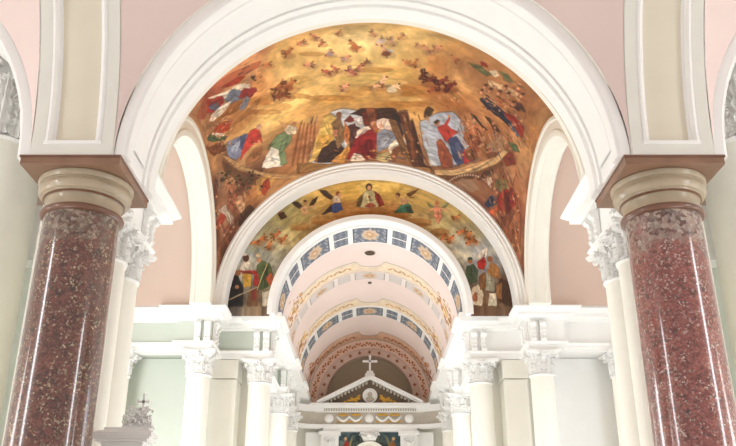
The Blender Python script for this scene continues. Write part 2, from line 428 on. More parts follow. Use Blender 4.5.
# ---- red marble columns
def marble_column(xc, gm, label):
    t = thing('marble_column', label, 'column', (xc, COLY, FL), 'red marble columns of the front arcade')
    MB().box(xc - .42, xc + .42, COLY - .42, COLY + .42, FL, FL + .18).lathe(
        [(.41, FL + .18), (.42, FL + .22), (.41, FL + .27), (.39, FL + .29), (.38, FL + .33), (.39, FL + .36), (.40, FL + .39), (.39, FL + .42), (.365, FL + .43)], xc, COLY).build('base', M['tan'], t)
    MB().lathe([(.362, FL + .42), (.356, .3), (.35, 1.6), (.344, 2.9), (.344, 2.97)], xc, COLY, 72).build('shaft', gm, t, 40)
    MB().lathe([(.345, 2.955), (.365, 2.96), (.38, 2.972), (.384, 2.99), (.378, 3.008), (.36, 3.018), (.35, 3.022)], xc, COLY, 72).build('necking_ring', M['ring'], t, 60)
    cp = MB().lathe([(.35, 3.02), (.345, 3.03), (.345, 3.11), (.35, 3.125), (.37, 3.128), (.372, 3.143), (.385, 3.147), (.387, 3.158), (.405, 3.165), (.422, 3.19), (.428, 3.215), (.425, 3.24),
                     (.412, 3.258), (.412, 3.27), (.43, 3.275), (.44, 3.30), (.44, 3.325), (.43, 3.33)], xc, COLY, 72).build('capital', M['tan'], t, 30)
    MB().lathe([(.37, 3.127), (.376, 3.130), (.376, 3.142), (.37, 3.146)], xc, COLY, 72).build('dark_fillet', M['ring'], cp, 60)
    ab = MB().box(xc - .455, xc + .455, 6.5, 7.5, 3.33, 3.405)
    o = ab.build('abacus', M['brown'], t)
    bv = o.modifiers.new('bevel', 'BEVEL'); bv.width = .006; bv.segments = 2
    MB().box(xc - .462, xc + .462, 6.49, 7.505, 3.400, 3.42).build('abacus_lip', M['ring'], o)
marble_column(-COLX, M['graniteL'], 'red-brown speckled marble column at left with tan capital')
marble_column(COLX, M['graniteR'], 'rosy red speckled marble column at right with grey-veined top')

# ------------------------------------------------------------------ corinthian columns
def leaf(mb, ang, rb, z0, h, w, curl, cx=0, cy=0, out=.0):
    P = []; n = 18; m = 10
    for i in range(n + 1):
        u = i / n
        # stem hugs the bell, tip rolls outwards and down
        if u < .7: z = z0 + h * u / .7 * .92; r = rb + out + .10 * curl * (u / .7) ** 2
        else:
            q = (u - .7) / .3 * PI * .85
            r = rb + out + .10 * curl + .45 * curl * (1 - math.cos(q)) * .5 + .1 * curl * q / 2; z = z0 + h * .92 + .3 * curl * math.sin(q)
        lob = (1 + .30 * math.cos(u * 5 * 2 * PI)) * (1 - .55 * max(0, u - .35) / .65)
        row = []
        for j in range(m + 1):
            v = (j / m - .5) * 2; aw = w * lob * v / (rb + out)
            rr = r + .22 * curl * (1 - abs(v)) - .14 * curl * v * v + .13 * curl * math.cos(v * 5 * PI) + .07 * curl * math.cos(u * 10 * PI) * abs(v)
            row.append((cx + rr * math.cos(ang + aw), cy + rr * math.sin(ang + aw), z - .03 * h * abs(v)))
        P.append(row)
    mb.grid(P)
def volute(mb, ang, r0, z, s):
    pts = []; rad = []
    d = (math.cos(ang), math.sin(ang))
    # stalk up to the corner and a two turn scroll
    for k in range(7):
        u = k / 6; rr = r0 * (1.0 + .12 * u * u) + s * 1.0 * u ** 2; pts.append((d[0] * rr, d[1] * rr, z - 1.8 * s + 2.0 * s * u)); rad.append(.2 * s)
    cxr = r0 * 1.12 + s * 1.0; cz = z - .45 * s
    for k in range(1, 22):
        a = PI / 2 - k / 21 * 3.4 * PI; q = .66 * s * (1 - .75 * k / 21)
        rr = cxr + q * math.cos(a); pts.append((d[0] * rr, d[1] * rr, cz + q * math.sin(a))); rad.append(.22 * s * (1 - .3 * k / 21))
    mb.tube(pts, rad, 7)
def corinthian(name, label, loc, r, capbot, captop, group, detail=1, rot=0.0, white='cream'):
    t = thing(name, label, 'column', loc, group)
    b = lambda mb, nm, m, p, a=35: mb.build(nm, m, p, a, world=False)
    z0 = capbot - loc[2]; z1 = captop - loc[2]; h = z1 - z0
    b(MB().box(-r * 1.45, r * 1.45, -r * 1.45, r * 1.45, 0, .14).lathe([(r * 1.4, .14), (r * 1.45, .18), (r * 1.4, .22), (r * 1.2, .24), (r * 1.18, .28), (r * 1.25, .31), (r * 1.1, .33)]), 'base', M['white'], t)
    b(MB().lathe([(r * 1.08, .33), (r * 1.06, 1.5), (r * 1.0, z0 - .09), (r, z0 - .02)], 0, 0, 40), 'shaft', M[white], t, 50)
    b(MB().lathe([(r, z0 - .03), (r * 1.1, z0 - .022), (r * 1.12, z0 - .008), (r * 1.04, z0 + .006), (r, z0 + .01)], 0, 0, 40), 'necking_ring', M['cap'], t, 60)
    zb = z1 - .13 * h
    cap = b(MB().lathe([(r * .98, z0), (r * .95, z0 + .3 * h), (r * 1.0, z0 + .6 * h), (r * 1.2, zb - .02 * h), (r * 1.28, zb)], 0, 0, 32), 'capital', M['cap'], t, 50)
    for k in range(8):
        mb = MB(); leaf(mb, k * PI / 4 + rot, r * .97, z0 + .01, .36 * h, .34 * r, .38 * r); b(mb, 'acanthus_leaf', M['cap'], cap, 60)
    for k in range(8):
        mb = MB(); leaf(mb, (k + .5) * PI / 4 + rot, r * .99, z0 + .04, .62 * h, .32 * r, .4 * r, out=.03 * r); b(mb, 'acanthus_leaf', M['cap'], cap, 60)
    for k in range(4):
        mb = MB(); volute(mb, (k + .5) * PI / 2 + rot, r * 1.12, zb - .02 * h, .3 * r); b(mb, 'volute', M['cap'], cap, 60)
    # small helices and rosette at the middle of each side
    for k in range(4):
        a = k * PI / 2 + rot; d = np.array((math.cos(a), math.sin(a))); n_ = np.array((-d[1], d[0])); mb = MB()
        for s in (-1, 1):
            pts = []
            for q in range(14):
                aa = -PI / 2 + q / 13 * 2.6 * PI; rr = .17 * r * (1 - .6 * q / 13)
                p = d * r * 1.2 + n_ * s * (.2 * r + rr * math.cos(aa) * -1); pts.append((p[0], p[1], zb - .22 * h + .1 * h + rr * math.sin(aa)))
            mb.tube(pts, .055 * r, 6)
        c = d * r * 1.32; mb.ball((c[0], c[1], zb - .04 * h), .17 * r, n=6)
        for q in range(5):
            cc = c + n_ * .15 * r * math.cos(q * 1.2566); mb.ball((cc[0] + d[0] * .03, cc[1] + d[1] * .03, zb - .04 * h + .15 * r * math.sin(q * 1.2566)), .09 * r, n=4)
        b(mb, 'rosette', M['cap'], cap, 60)
    # abacus with hollowed sides and cut corners
    pl = []
    for k in range(4):
        a = k * PI / 2 + rot
        for q in range(9):
            v = (q / 8 - .5) * 2; dd = r * (1.22 + .36 * v * v); tt = v * r * 1.52
            if abs(v) == 1: dd = r * 1.50; tt = v * r * 1.40
            pl.append((dd * math.cos(a) - tt * math.sin(a), dd * math.sin(a) + tt * math.cos(a)))
    mb = MB(); mb.prism(pl, 'Z', zb, zb + .06 * h); mb.prism([(x * 1.05, y * 1.05) for x, y in pl], 'Z', zb + .06 * h, z1)
    b(mb, 'abacus', M['cap'], cap, 30)
    return t
CB, CT = 2.93, 3.332
G1 = 'cream columns carrying the great cornice'
col0 = corinthian('corinthian_column', 'cream corinthian column at the near left pier just right of the left marble column', (-2.83, 8.02, FL), .2, CB, CT, G1)
spots = [(2.83, 8.02, 'cream corinthian column at the near right pier just left of the right marble column'),
         (-2.87, 8.66, 'second cream column of the near left pier, on its crossing side'),
         (2.87, 8.66, 'second cream column of the near right pier, on its crossing side'),
         (-2.95, 13.68, 'cream corinthian column left of the fresco crossing, at the far left pier'),
         (2.95, 13.68, 'cream corinthian column right of the fresco crossing, at the far right pier'),
         (-1.99, 14.38, 'gilt-edged cream column at the left side of the chancel mouth'),
         (1.99, 14.38, 'gilt-edged cream column at the right side of the chancel mouth'),
         (-1.98, 17.6, 'middle column of the left chancel wall, under the second cornice break'),
         (1.98, 17.6, 'middle column of the right chancel wall, under the second cornice break'),
         (-1.98, 20.0, 'last column of the left chancel wall, nearest the high altar'),
         (1.98, 20.0, 'last column of the right chancel wall, nearest the high altar'),
         (-4.36, 13.72, 'far small column in the left transept, at the end of the green wall'),
         (4.36, 13.72, 'far small column in the right transept, at the end of the bright wall')]
for x, y, lb in spots: copy_tree(col0, (x, y, FL), lb)
# big columns of the aisles, seen through the outer arches
big0 = corinthian('aisle_column', 'tall cream aisle column with carved capital at the left edge, behind the left marble column', (-4.36, 8.3, FL), .5, 4.37, 5.5, 'tall aisle columns')
def impost(root, x):
    mb = MB()
    for s, z0, z1 in ((.74, 5.5, 5.66), (.70, 5.66, 5.85), (.8, 5.85, 5.93), (.95, 5.93, 6.05), (1.02, 6.05, 6.12)): mb.box(-s, s, -s, s, z0 - FL, z1 - FL)
    mb.build('impost_block', M['white'], root, 35, world=False)
impost(big0, -4.36)
copy_tree(big0, (4.36, 8.3, FL), 'tall cream aisle column with carved capital at the right edge, behind the right marble column')

# ------------------------------------------------------------------ entablatures
ARC = [(-.3, 3.34), (0, 3.34), (0, 3.39), (.015, 3.395), (.015, 3.44), (.045, 3.465), (.045, 3.485), (-.3, 3.485)]
FRI = [(-.3, 3.48), (-.005, 3.48), (-.005, 3.855), (-.3, 3.855)]
COR = [(-.3, 3.85), (.02, 3.85), (.03, 3.875), (.085, 3.89), (.085, 3.905), (.185, 3.915), (.185, 3.965), (.20, 3.97), (.215, 3.985), (.25, 4.01), (.27, 4.03), (.27, H), (-.3, H)]
def console(mb, x, y, nx, ny, w=.052):
    tx, ty = -ny, nx
    pr = []
    for k in range(11):
        a = -PI / 2 + k / 10 * PI; pr.append((.065 + .05 * math.cos(a), 3.79 + .05 * math.sin(a)))
    pr = [(0, 3.49), (.035, 3.485), (.055, 3.50), (.06, 3.525), (.05, 3.56), (.05, 3.64), (.065, 3.72)] + pr + [(0, 3.84)]
    n = len(pr); vs = [(x + nx * o + tx * s * w, y + ny * o + ty * s * w, z) for s in (-1, 1) for o, z in pr]
    mb.add(vs, [tuple(range(n)), tuple(range(n, 2 * n))[::-1]] + [(k, (k + 1) % n, n + (k + 1) % n, n + k) for k in range(n)])
    for s in (-.5, .5):
        for z, o in ((3.79, .116), (3.68, .058), (3.60, .052), (3.53, .062)):
            mb.ball((x + nx * o + tx * s * w, y + ny * o + ty * s * w, z), .017, n=5)
def entablature(path, sx, cons, label, fz):
    x0, y0 = path[0]
    t = thing('entablature', label, 'entablature', (sx * x0, y0, 3.34))
    MB().sweep(ARC, path, sx).build('architrave', M['white'], t, 25)
    MB().sweep(FRI, path, sx).build('frieze', M[fz], t, 25)
    MB().sweep(COR, path, sx).build('cornice', M['white'], t, 25)
    for x, y, nx, ny in cons:
        mb = MB(); console(mb, sx * x, y, sx * nx, ny); mb.build('console', M['cap'], t, 35)
FARP = [(-4.75, 13.60), (-3.36, 13.60), (-3.36, 13.47), (-2.74, 13.47), (-2.74, 14.18), (-1.81, 14.18), (-1.81, 14.60), (-2.0, 14.60), (-2.0, 17.38), (-1.81, 17.38),
        (-1.81, 17.82), (-2.0, 17.82), (-2.0, 19.78), (-1.81, 19.78), (-1.81, 20.22), (-2.0, 20.22), (-2.0, 20.95)]
FC = [(-2.98, 13.47, 0, -1), (-2.81, 13.47, 0, -1), (-2.74, 13.6, 1, 0), (-2.74, 13.8, 1, 0), (-2.05, 14.18, 0, -1), (-1.88, 14.18, 0, -1), (-1.81, 14.3, 1, 0), (-1.81, 14.48, 1, 0),
      (-1.88, 17.38, 0, -1), (-1.81, 17.5, 1, 0), (-1.81, 17.7, 1, 0), (-1.88, 19.78, 0, -1), (-1.81, 19.9, 1, 0), (-1.81, 20.1, 1, 0)]
NC = [(-2.69, 7.8, 1, 0), (-2.69, 8.05, 1, 0), (-2.69, 8.72, 1, 0), (-2.69, 8.95, 1, 0)]
for sx, sd in ((-1, 'left'), (1, 'right')):
    s = -sx
    entablature(FARP, s, FC, 'white cornice and frieze running from the %s transept into the chancel' % sd, 'green' if sx < 0 else 'white')
    # the near pier's cornice turns the other way round the pier
    t = thing('entablature', 'white cornice over the near %s pier, behind the %s marble column' % (sd, sd), 'entablature', (s * -2.69, 8.4, 3.34))
    path = [(-2.69, 7.62), (-2.69, 9.13), (-3.25, 9.13), (-3.25, 9.34), (-4.75, 9.34)]
    for prof, nm, m in ((ARC, 'architrave', 'white'), (FRI, 'frieze', 'white'), (COR, 'cornice', 'white')):
        MB().sweep(prof, path, s).build(nm, M[m], t, 25)
    for x, y, nx, ny in NC:
        mb = MB(); console(mb, s * x, y, s * nx, ny); mb.build('console', M['cap'], t, 35)

# ------------------------------------------------------------------ walls
for sx, sd in ((-1, 'left'), (1, 'right')):
    X = lambda a, b: (min(sx * a, sx * b), max(sx * a, sx * b))
    # near pier mass, far pier mass, transept end and flank walls, chancel side walls
    structure(MB().box(*X(3.26, 3.45), 7.66, 9.1, FL, 3.335).box(*X(3.0, 3.45), 7.66, 8.8, 3.35, 3.45), 'wall_near_pier_' + sd, M['cream'])
    structure(MB().box(*X(3.25, 4.74), 14.13, 14.2, FL, 3.335).box(*X(3.08, 4.74), 13.91, 14.2, 3.35, 3.45), 'wall_transept_east_' + sd, M['green' if sx < 0 else 'white'])
    structure(MB().box(*X(2.05, 3.24), 14.78, 14.84, FL, 3.335).box(*X(2.33, 3.0), 14.50, 14.84, 3.35, 3.45).box(*X(2.385, 2.80), 14.22, 14.78, FL, 2.98).box(*X(2.37, 2.82), 14.2, 14.78, 3.0, 3.33), 'wall_chancel_front_' + sd, M['cream'])
    # transept end wall with a tall window
    structure(MB().box(*X(4.76, 4.95), 9.5, 10.3, FL, 6.4).box(*X(4.76, 4.95), 12.3, 14.1, FL, 6.4).box(*X(4.76, 4.95), 10.3, 12.3, FL, -.6).box(*X(4.76, 4.95), 10.3, 12.3, 3.0, 6.4), 'wall_transept_end_' + sd, M['green' if sx < 0 else 'white'])
    structure(MB().box(*X(4.86, 4.9), 10.3, 12.3, -.6, 3.0), 'window_%d' % (1 if sx < 0 else 2), M['window'])
    structure(MB().rev('X', [(sx * 3.1, 2.06), (sx * 4.74, 2.06)], YC, SP, 0, PI, 48, .1), 'ceiling_transept_' + sd, M['pinkd'], None, 80)
    # chancel flank walls, each with an unseen glowing pane added to light the chancel
    w = MB().box(*X(2.37, 2.48), 14.85, 15.2, FL, 3.335).box(*X(2.37, 2.48), 16.9, 22.6, FL, 3.335).box(*X(2.37, 2.48), 15.2, 16.9, FL, 0).box(*X(2.37, 2.48), 15.2, 16.9, 2.8, 3.335)
    w.box(*X(2.31, 2.48), 14.85, 20.9, 3.35, 3.45)
    structure(w, 'wall_chancel_' + sd, M['cream'])
    structure(MB().box(*X(2.42, 2.45), 15.2, 16.9, 0, 2.8), 'window_%d' % (3 if sx < 0 else 4), M['window'])
    # aisle flank behind the big column
    structure(MB().box(*X(3.2, 4.75), 9.42, 9.5, FL, 3.4), 'wall_transept_west_' + sd, M['green'])
# outer wall of the aisles
for sx, sd in ((-1, 'left'), (1, 'right')):
    X = lambda a, b: (min(sx * a, sx * b), max(sx * a, sx * b))
    structure(MB().box(*X(8.0, 8.2), -3, 2.5, FL, 6.2).box(*X(8.0, 8.2), 3.3, 9.4, FL, 6.2).box(*X(8.0, 8.2), 2.5, 3.3, FL, -.4).box(*X(8.0, 8.2), 2.5, 3.3, 5.0, 6.2), 'wall_' + sd, M['cream'])
    structure(MB().box(*X(8.08, 8.12), 2.5, 3.3, -.4, 5.0), 'window_%d' % (5 if sx < 0 else 6), M['bright'])

# ------------------------------------------------------------------ crossing arches
t = thing('crossing_arch', 'broad cream arch just behind the front arch, framing the near edge of the dome fresco', 'arch', (0, 8.3, SP))
MB().rev('Y', [(7.50, 2.82), (7.50, 2.69), (8.2, 2.69), (8.21, 2.67), (8.26, 2.67), (8.27, 2.69), (8.95, 2.69), (8.955, 2.665), (9.02, 2.66), (9.03, 2.675), (9.09, 2.68), (9.10, 2.70), (9.10, 2.82)], 0, SP, 0, PI, 96, .105, True).build('arch_ring', M['cream'], t, 30)
t = thing('crossing_arch', 'white moulded arch between the dome fresco and the fresco above the chancel mouth', 'arch', (0, 13.6, SP))
MB().rev('Y', [(13.42, 2.86), (13.42, 2.76), (13.385, 2.75), (13.375, 2.72), (13.39, 2.70), (13.40, 2.695), (13.40, 2.65), (13.42, 2.64), (13.42, 2.60), (13.435, 2.595), (13.45, 2.57), (13.46, 2.55), (13.77, 2.55), (13.77, 2.86)],
         0, SP, 0, PI, 96, .105, True).build('arch_ring', M['white'], t, 30)
for sx, sd in ((-1, 'left'), (1, 'right')):
    t = thing('crossing_arch', 'cream side arch opening from the fresco crossing into the pink %s transept' % sd, 'arch', (sx * 2.9, YC, SP))
    MB().rev('X', [(sx * a, r) for a, r in [(2.75, 2.2), (2.74, 2.16), (2.715, 2.14), (2.715, 2.09), (2.74, 2.07), (2.74, 1.95), (2.72, 1.93), (2.72, 1.88), (2.74, 1.84), (2.82, 1.83), (2.83, 1.845), (3.0, 1.845), (3.01, 1.83), (3.07, 1.83), (3.09, 1.85), (3.09, 2.2)]],
             YC, SP, 0, PI, 72, .105, True).build('arch_ring', M['cream'], t, 30)
t = thing('chancel_arch', 'white arch ring at the mouth of the pink barrel-vaulted chancel', 'arch', (0, 13.8, SB))
MB().rev('Y', [(13.775, 1.845), (13.72, 1.84), (13.70, 1.83), (13.70, 1.745), (13.715, 1.725), (13.74, 1.71), (13.89, 1.705), (13.89, 1.78), (13.775, 1.79)], 0, SB, 0, PI, 80, .075, True).build('arch_ring', M['white'], t, 30)

# ------------------------------------------------------------------ dome fresco
NS, N0, N1 = 560, 120, 380
tt = np.concatenate([np.linspace(-1, 0, N0, endpoint=False), np.linspace(0, 1, N1)])
NT = len(tt)
RS2 = A_ * A_ + B_ * B_
def dome_map(px, py):
    d = np.array(ray(px, py)); o = np.array((CX, -YC, -SP))
    a = d @ d; b = o @ d; c = o @ o - RS2; disc = max(b * b - a * c, 0); k = (-b + math.sqrt(disc)) / a
    p = o + k * d
    s = math.asin(max(-1, min(1, p[0] / A_))) / (PI / 2); t_ = math.asin(max(-1, min(1, p[1] / B_))) / (PI / 2)
    col = (s + 1) / 2 * (NS - 1); row = N0 * (t_ + 1) if t_ < 0 else N0 + t_ * (N1 - 1)
    return (col, row)
cv = Canvas(NT, NS, dome_map)
cv.bg([(370, 40, (232, 205, 140)), (330, 45, (226, 190, 120)), (300, 40, (214, 168, 98)), (280, 60, (214, 170, 96)), (420, 40, (222, 182, 108)), (450, 55, (196, 138, 76)), (480, 70, (150, 96, 54)), (250, 60, (176, 106, 62)),
       (230, 75, (166, 100, 62)), (260, 90, (192, 128, 68)), (210, 100, (150, 92, 60)), (300, 75, (214, 172, 100)), (340, 80, (216, 178, 104)), (380, 62, (226, 190, 112)), (410, 75, (206, 156, 78)), (440, 95, (172, 104, 46)),
       (400, 100, (190, 134, 60)), (370, 98, (200, 148, 74)), (330, 98, (210, 164, 88)), (290, 100, (222, 178, 100)), (270, 115, (224, 182, 104)), (240, 115, (190, 124, 62)), (310, 112, (206, 152, 82)), (255, 125, (226, 184, 108)),
       (300, 140, (176, 112, 66)), (290, 160, (168, 110, 66)), (230, 160, (120, 72, 44)), (460, 105, (160, 96, 46)), (475, 120, (150, 92, 50)), (500, 140, (130, 76, 44)), (530, 130, (162, 106, 62)), (520, 110, (140, 84, 48)), (540, 120, (168, 118, 70)),
       (205, 130, (150, 100, 62)), (198, 115, (160, 108, 70)), (240, 190, (96, 52, 34)), (225, 210, (110, 64, 44)), (265, 185, (176, 112, 56)), (225, 240, (96, 54, 36)), (280, 172, (140, 86, 46)), (490, 180, (110, 62, 40)), (510, 200, (124, 58, 38)),
       (515, 240, (118, 66, 42)), (500, 225, (112, 58, 40)), (470, 175, (126, 80, 50)), (530, 150, (150, 96, 54)), (522, 180, (140, 80, 48)), (470, 165, (150, 100, 60)), (440, 172, (140, 88, 50)), (218, 185, (90, 50, 34)), (218, 270, (96, 56, 38)), (512, 270, (104, 60, 40))],
      .05, 3.2, .2)
P = cv.poly
# drifting clouds of the upper heaven
for x, y, w_, h_, c in ((330, 60, 26, 7, (222, 180, 104)), (372, 78, 40, 9, (226, 190, 106)), (300, 82, 22, 8, (206, 160, 88)), (352, 93, 40, 6, (196, 140, 66)), (410, 90, 26, 9, (170, 108, 40)), (270, 104, 30, 8, (190, 118, 52)), (440, 66, 18, 14, (186, 118, 62)),
                        (280, 118, 34, 6, (230, 190, 112)), (345, 103, 50, 6, (206, 154, 76)), (395, 108, 30, 7, (176, 116, 46)), (452, 100, 16, 10, (158, 92, 40)), (250, 84, 16, 14, (184, 112, 62)), (345, 38, 30, 5, (236, 208, 146)), (398, 46, 26, 7, (232, 198, 128))):
    for q in range(4): cv.disc(c, x + random.uniform(-.5, .5) * w_, y + random.uniform(-.5, .5) * h_, w_ * random.uniform(.35, .6), h_ * random.uniform(.4, .7), .35, .15)
for x, y, w_, h_ in ((372, 70, 22, 3), (388, 88, 30, 3.5), (330, 98, 26, 3), (288, 96, 24, 3), (264, 112, 18, 3), (312, 54, 14, 2.5), (410, 104, 24, 3), (446, 90, 12, 3), (236, 100, 12, 4)):
    cv.disc((150, 88, 34), x, y, w_, h_, .4, .2); cv.disc((232, 196, 122), x - 3, y - 1.6 * h_, w_ * .8, h_ * .8, .45, .15)
# left: reclining prophet in white, blue and red
P((160, 60, 44), '196,118 206,92 232,72 262,60 258,68 236,80 214,98 204,120', .6)
P((160, 46, 32), '221,87 236,78 245,76 240,82 228,87')
P((228, 214, 196), '208,98 224,92 240,84 250,84 250,90 236,96 222,100 209,103')
P((168, 40, 40), '207,99 222,96 224,104 214,112 207,113')
P((78, 88, 116), '208,107 218,102 220,110 211,110')
P((96, 110, 132), '224,100 232,89 246,92 244,98 230,104')
P((226, 214, 198), '211,116 224,103 232,101 226,110 214,121 209,122')
P((150, 44, 46), '238,98 244,88 256,88 257,91 250,98')
P((118, 122, 138), '239,108 246,96 250,98 247,106 242,111')
P((150, 90, 46), '215,122 232,104 242,100 238,110 226,116')
cv.disc((186, 128, 92), 249, 80, 3.2, 4); P((50, 34, 28), '250,76 255,75 256,81 253,80')
P((120, 74, 44), '232,125 252,104 262,96 256,110 240,122', .5)
# reclining red-shirted man below him
P((186, 66, 40), '213,132 216,126 226,121 231,124 228,131 218,134')
P((70, 96, 60), '208,136 214,134 226,136 225,141 213,142 207,140'); P((226, 214, 196), '212,133 224,134 225,136 212,135')
cv.disc((176, 108, 74), 231, 121, 3); P((116, 64, 40), '206,148 222,142 228,150 214,156')
# kneeling woman in blue and red
P((112, 124, 156), '227,152 227,142 236,138 247,134 249,141 243,152 236,160 229,157')
P((150, 164, 190), '231,150 236,142 241,141 238,150 234,155'); P((70, 78, 116), '240,136 247,134 245,146 241,150')
P((184, 52, 48), '243,148 250,131 258,127 261,138 262,143 254,142 246,152 240,160')
cv.disc((196, 150, 122), 259, 127, 3); P((150, 96, 60), '246,158 256,148 262,146 258,160 246,166')
cv.limb((190, 130, 92), 258, 140, 262, 146, 1.4, .8)
# striding woman in white and green
P((228, 224, 212), '262,168 266,156 272,146 280,146 284,160 282,166 270,168')
P((112, 138, 98), '270,146 276,136 286,132 293,133 290,142 284,150 287,163 280,165 279,150 274,148')
P((224, 206, 176), '284,130 288,125 296,127 296,134 288,135'); cv.disc((180, 124, 84), 294, 124, 2.6)
cv.limb((206, 150, 110), 287, 128, 279, 121, 1.6, .8); P((84, 112, 76), '270,148 266,152 272,140')
for q in range(5): cv.limb((146, 84, 48) if q % 2 else (120, 66, 38), 292 + 5 * q, 166, 301 + 3.5 * q, 122, 1.6, 1.0, .7)
# sky gap and the kings
P((196, 204, 216), '308,162 318,138 331,112 344,109 360,112 366,120 362,150 330,164')
P((222, 182, 96), '308,163 318,134 323,118 331,114 338,120 334,140 336,152 326,148 316,160')
P((198, 148, 66), '318,136 333,134 334,146 326,148 316,148'); P((58, 38, 34), '314,162 322,148 335,140 345,150 340,162')
P((130, 96, 62), '331,124 340,116 346,136 338,150 334,134'); cv.disc((142, 92, 62), 339, 115, 3, 3.6); P((206, 128, 98), '333,130 338,130 337,136 333,136')
P((86, 50, 46), '346,128 356,122 361,130 358,146 350,150'); cv.disc((168, 106, 76), 350, 120, 3); P((122, 48, 40), '344,121 350,115 356,121 350,122')
P((224, 150, 66), '331,162 344,150 349,140 350,152 344,163'); P((204, 116, 60), '344,120 350,130 348,146 344,138')
P((62, 36, 28), '350,114 362,108 394,108 402,118 400,122 366,118'); P((106, 40, 30), '362,112 377,112 376,126 364,126')
P((128, 66, 40), '366,108 374,108 378,128 370,130'); P((210, 206, 206), '354,118 362,116 362,128 356,126')
P((146, 26, 32), '346,162 353,144 358,132 370,128 377,134 375,150 374,160 360,160 352,156')
P((110, 16, 24), '360,156 366,140 372,140 372,158'); P((234, 216, 200), '355,138 358,130 368,126 371,129 362,132 357,138')
P((230, 212, 192), '350,161 354,153 360,154 366,160'); cv.disc((186, 122, 92), 374, 124, 3.4); P((150, 84, 54), '371,127 376,122 379,127 376,133')
P((40, 30, 34), '392,112 400,118 403,136 396,134'); P((222, 196, 182), '376,121 384,118 392,120 394,128 384,131 378,128')
P((126, 134, 152), '377,134 384,129 396,132 400,140 390,146 378,152'); P((156, 162, 176), '380,140 388,134 390,140 382,148')
cv.disc((216, 164, 140), 393, 123, 2.2); cv.disc((206, 150, 122), 381, 126, 2.4, 2)
P((226, 212, 188), '388,148 394,140 406,138 411,144 400,146 390,154'); P((132, 76, 48), '392,150 400,145 412,146 414,160 408,160 405,152 398,152 396,162 392,161')
P((190, 168, 116), '376,160 378,153 388,152 392,160 386,163'); P((118, 80, 50), '388,118 396,120 412,160 418,163 414,166 404,158')
P((84, 44, 30), '398,112 408,112 418,160 426,166 412,166'); P((128, 70, 40), '401,114 405,114 416,158 413,160', .8)
P((58, 38, 26), '424,112 428,106 434,110 430,116 424,118', .8); P((66, 36, 26), '410,122 413,120 424,164 432,168 420,168')
# sky and the herald
P((160, 172, 190), '420,122 438,113 452,112 462,120 470,150 478,158 452,166 432,164 424,146'); P((186, 194, 204), '424,140 430,150 438,166 430,166', .7)
P((140, 66, 44), '436,142 441,139 446,146 452,156 452,167 442,168 438,154'); cv.disc((150, 78, 52), 440, 142, 3)
P((176, 48, 42), '437,127 446,124 454,130 458,132 452,136 450,144 444,140'); cv.limb((176, 48, 42), 444, 128, 450, 117, 1.8, 1.2); cv.disc((196, 130, 96), 449, 116, 1.6)
P((52, 64, 104), '448,140 456,136 464,148 466,160 458,166 453,158'); P((84, 96, 136), '455,142 458,142 462,158 459,160', .8); P((166, 40, 50), '463,148 470,154 474,160 464,164')
cv.disc((176, 116, 84), 437, 123, 3); P((58, 36, 28), '433,122 437,119 440,121 436,124')
# crowd of shepherds at right
for x, y, h_, c, k in ((468, 130, 12, (150, 84, 50), (190, 130, 92)), (476, 138, 14, (132, 66, 40), (176, 112, 78)), (484, 144, 14, (146, 92, 56), (186, 128, 92)), (474, 126, 9, (176, 96, 60), (206, 140, 100)), (492, 150, 11, (110, 62, 40), (170, 108, 72)), (470, 148, 12, (120, 66, 40), (160, 98, 64))):
    P(c, [(x - 5, y + h_), (x - 4, y), (x + 1, y - 3), (x + 6, y + 2), (x + 9, y + h_)]); cv.disc(k, x - 1, y - 5, 2.6); P(tuple(v * .6 for v in c), [(x + 1, y), (x + 4, y + 3), (x + 6, y + h_), (x + 3, y + h_)], .8)
    cv.limb(k, x, y, x - 6, y + 3, 1.3, .8)
P((56, 40, 30), '470,113 476,116 488,130 484,130'); P((66, 44, 34), '484,115 490,118 500,132 494,130')
P((150, 124, 96), '486,146 500,134 508,140 504,150 494,152', .7)
# far right crowd, navy cloak
P((28, 34, 54), '480,99 486,97 498,106 512,118 520,132 516,134 500,118 486,108'); P((70, 84, 110), '508,124 514,122 520,134 517,137', .9)
P((142, 40, 34), '503,113 514,116 524,126 522,138 512,124'); P((204, 168, 128), '487,80 500,84 520,94 516,97 500,90 490,86')
P((88, 92, 60), '468,62 480,65 492,74 486,76 474,68'); P((212, 194, 164), '489,71 496,70 500,76 494,77'); P((92, 96, 64), '498,70 508,74 514,82 504,80')
P((60, 34, 32), '512,100 522,104 526,112 516,110'); P((182, 100, 58), '494,98 504,98 508,106 500,108'); P((206, 140, 90), '504,102 510,104 508,110 504,108')
for x, y in ((482, 92), (490, 91), (499, 93), (508, 95), (513, 104), (485, 87), (522, 96), (519, 88), (505, 88)):
    cv.disc((154, 92, 62), x, y, 3.2, 3); cv.disc((70, 42, 32), x + 1, y - 2, 2.4, 1.4); cv.disc((198, 140, 104), x - 1, y + .6, 1.6)
P((150, 40, 34), '480,61 486,63 488,67 482,66'); P((74, 92, 60), '508,142 516,144 520,152 512,150'); P((118, 44, 34), '500,152 512,152 516,164 506,166')
for x, y in ((528, 110), (532, 124), (528, 140), (536, 132)): P((176, 116, 66), [(x, y - 10), (x + 5, y), (x + 2, y + 12), (x - 3, y + 4)], .6)
# ground band under the scenes
P((196, 158, 110), '434,170 456,170 476,166 492,160 504,150 508,152 496,164 478,171 456,175 436,175'); P((110, 66, 42), '436,176 460,176 482,171 500,162 502,166 480,176 450,182', .8)
P((182, 142, 96), '220,154 226,160 240,169 258,175 280,178 310,178 330,176 330,173 308,175 280,175 260,172 242,166 228,157')
P((84, 54, 36), '222,160 240,171 262,178 262,186 240,182 224,172', .7)
P((150, 106, 60), '300,162 320,164 345,163 376,163 400,165 430,168 430,173 380,168 330,168 300,173')
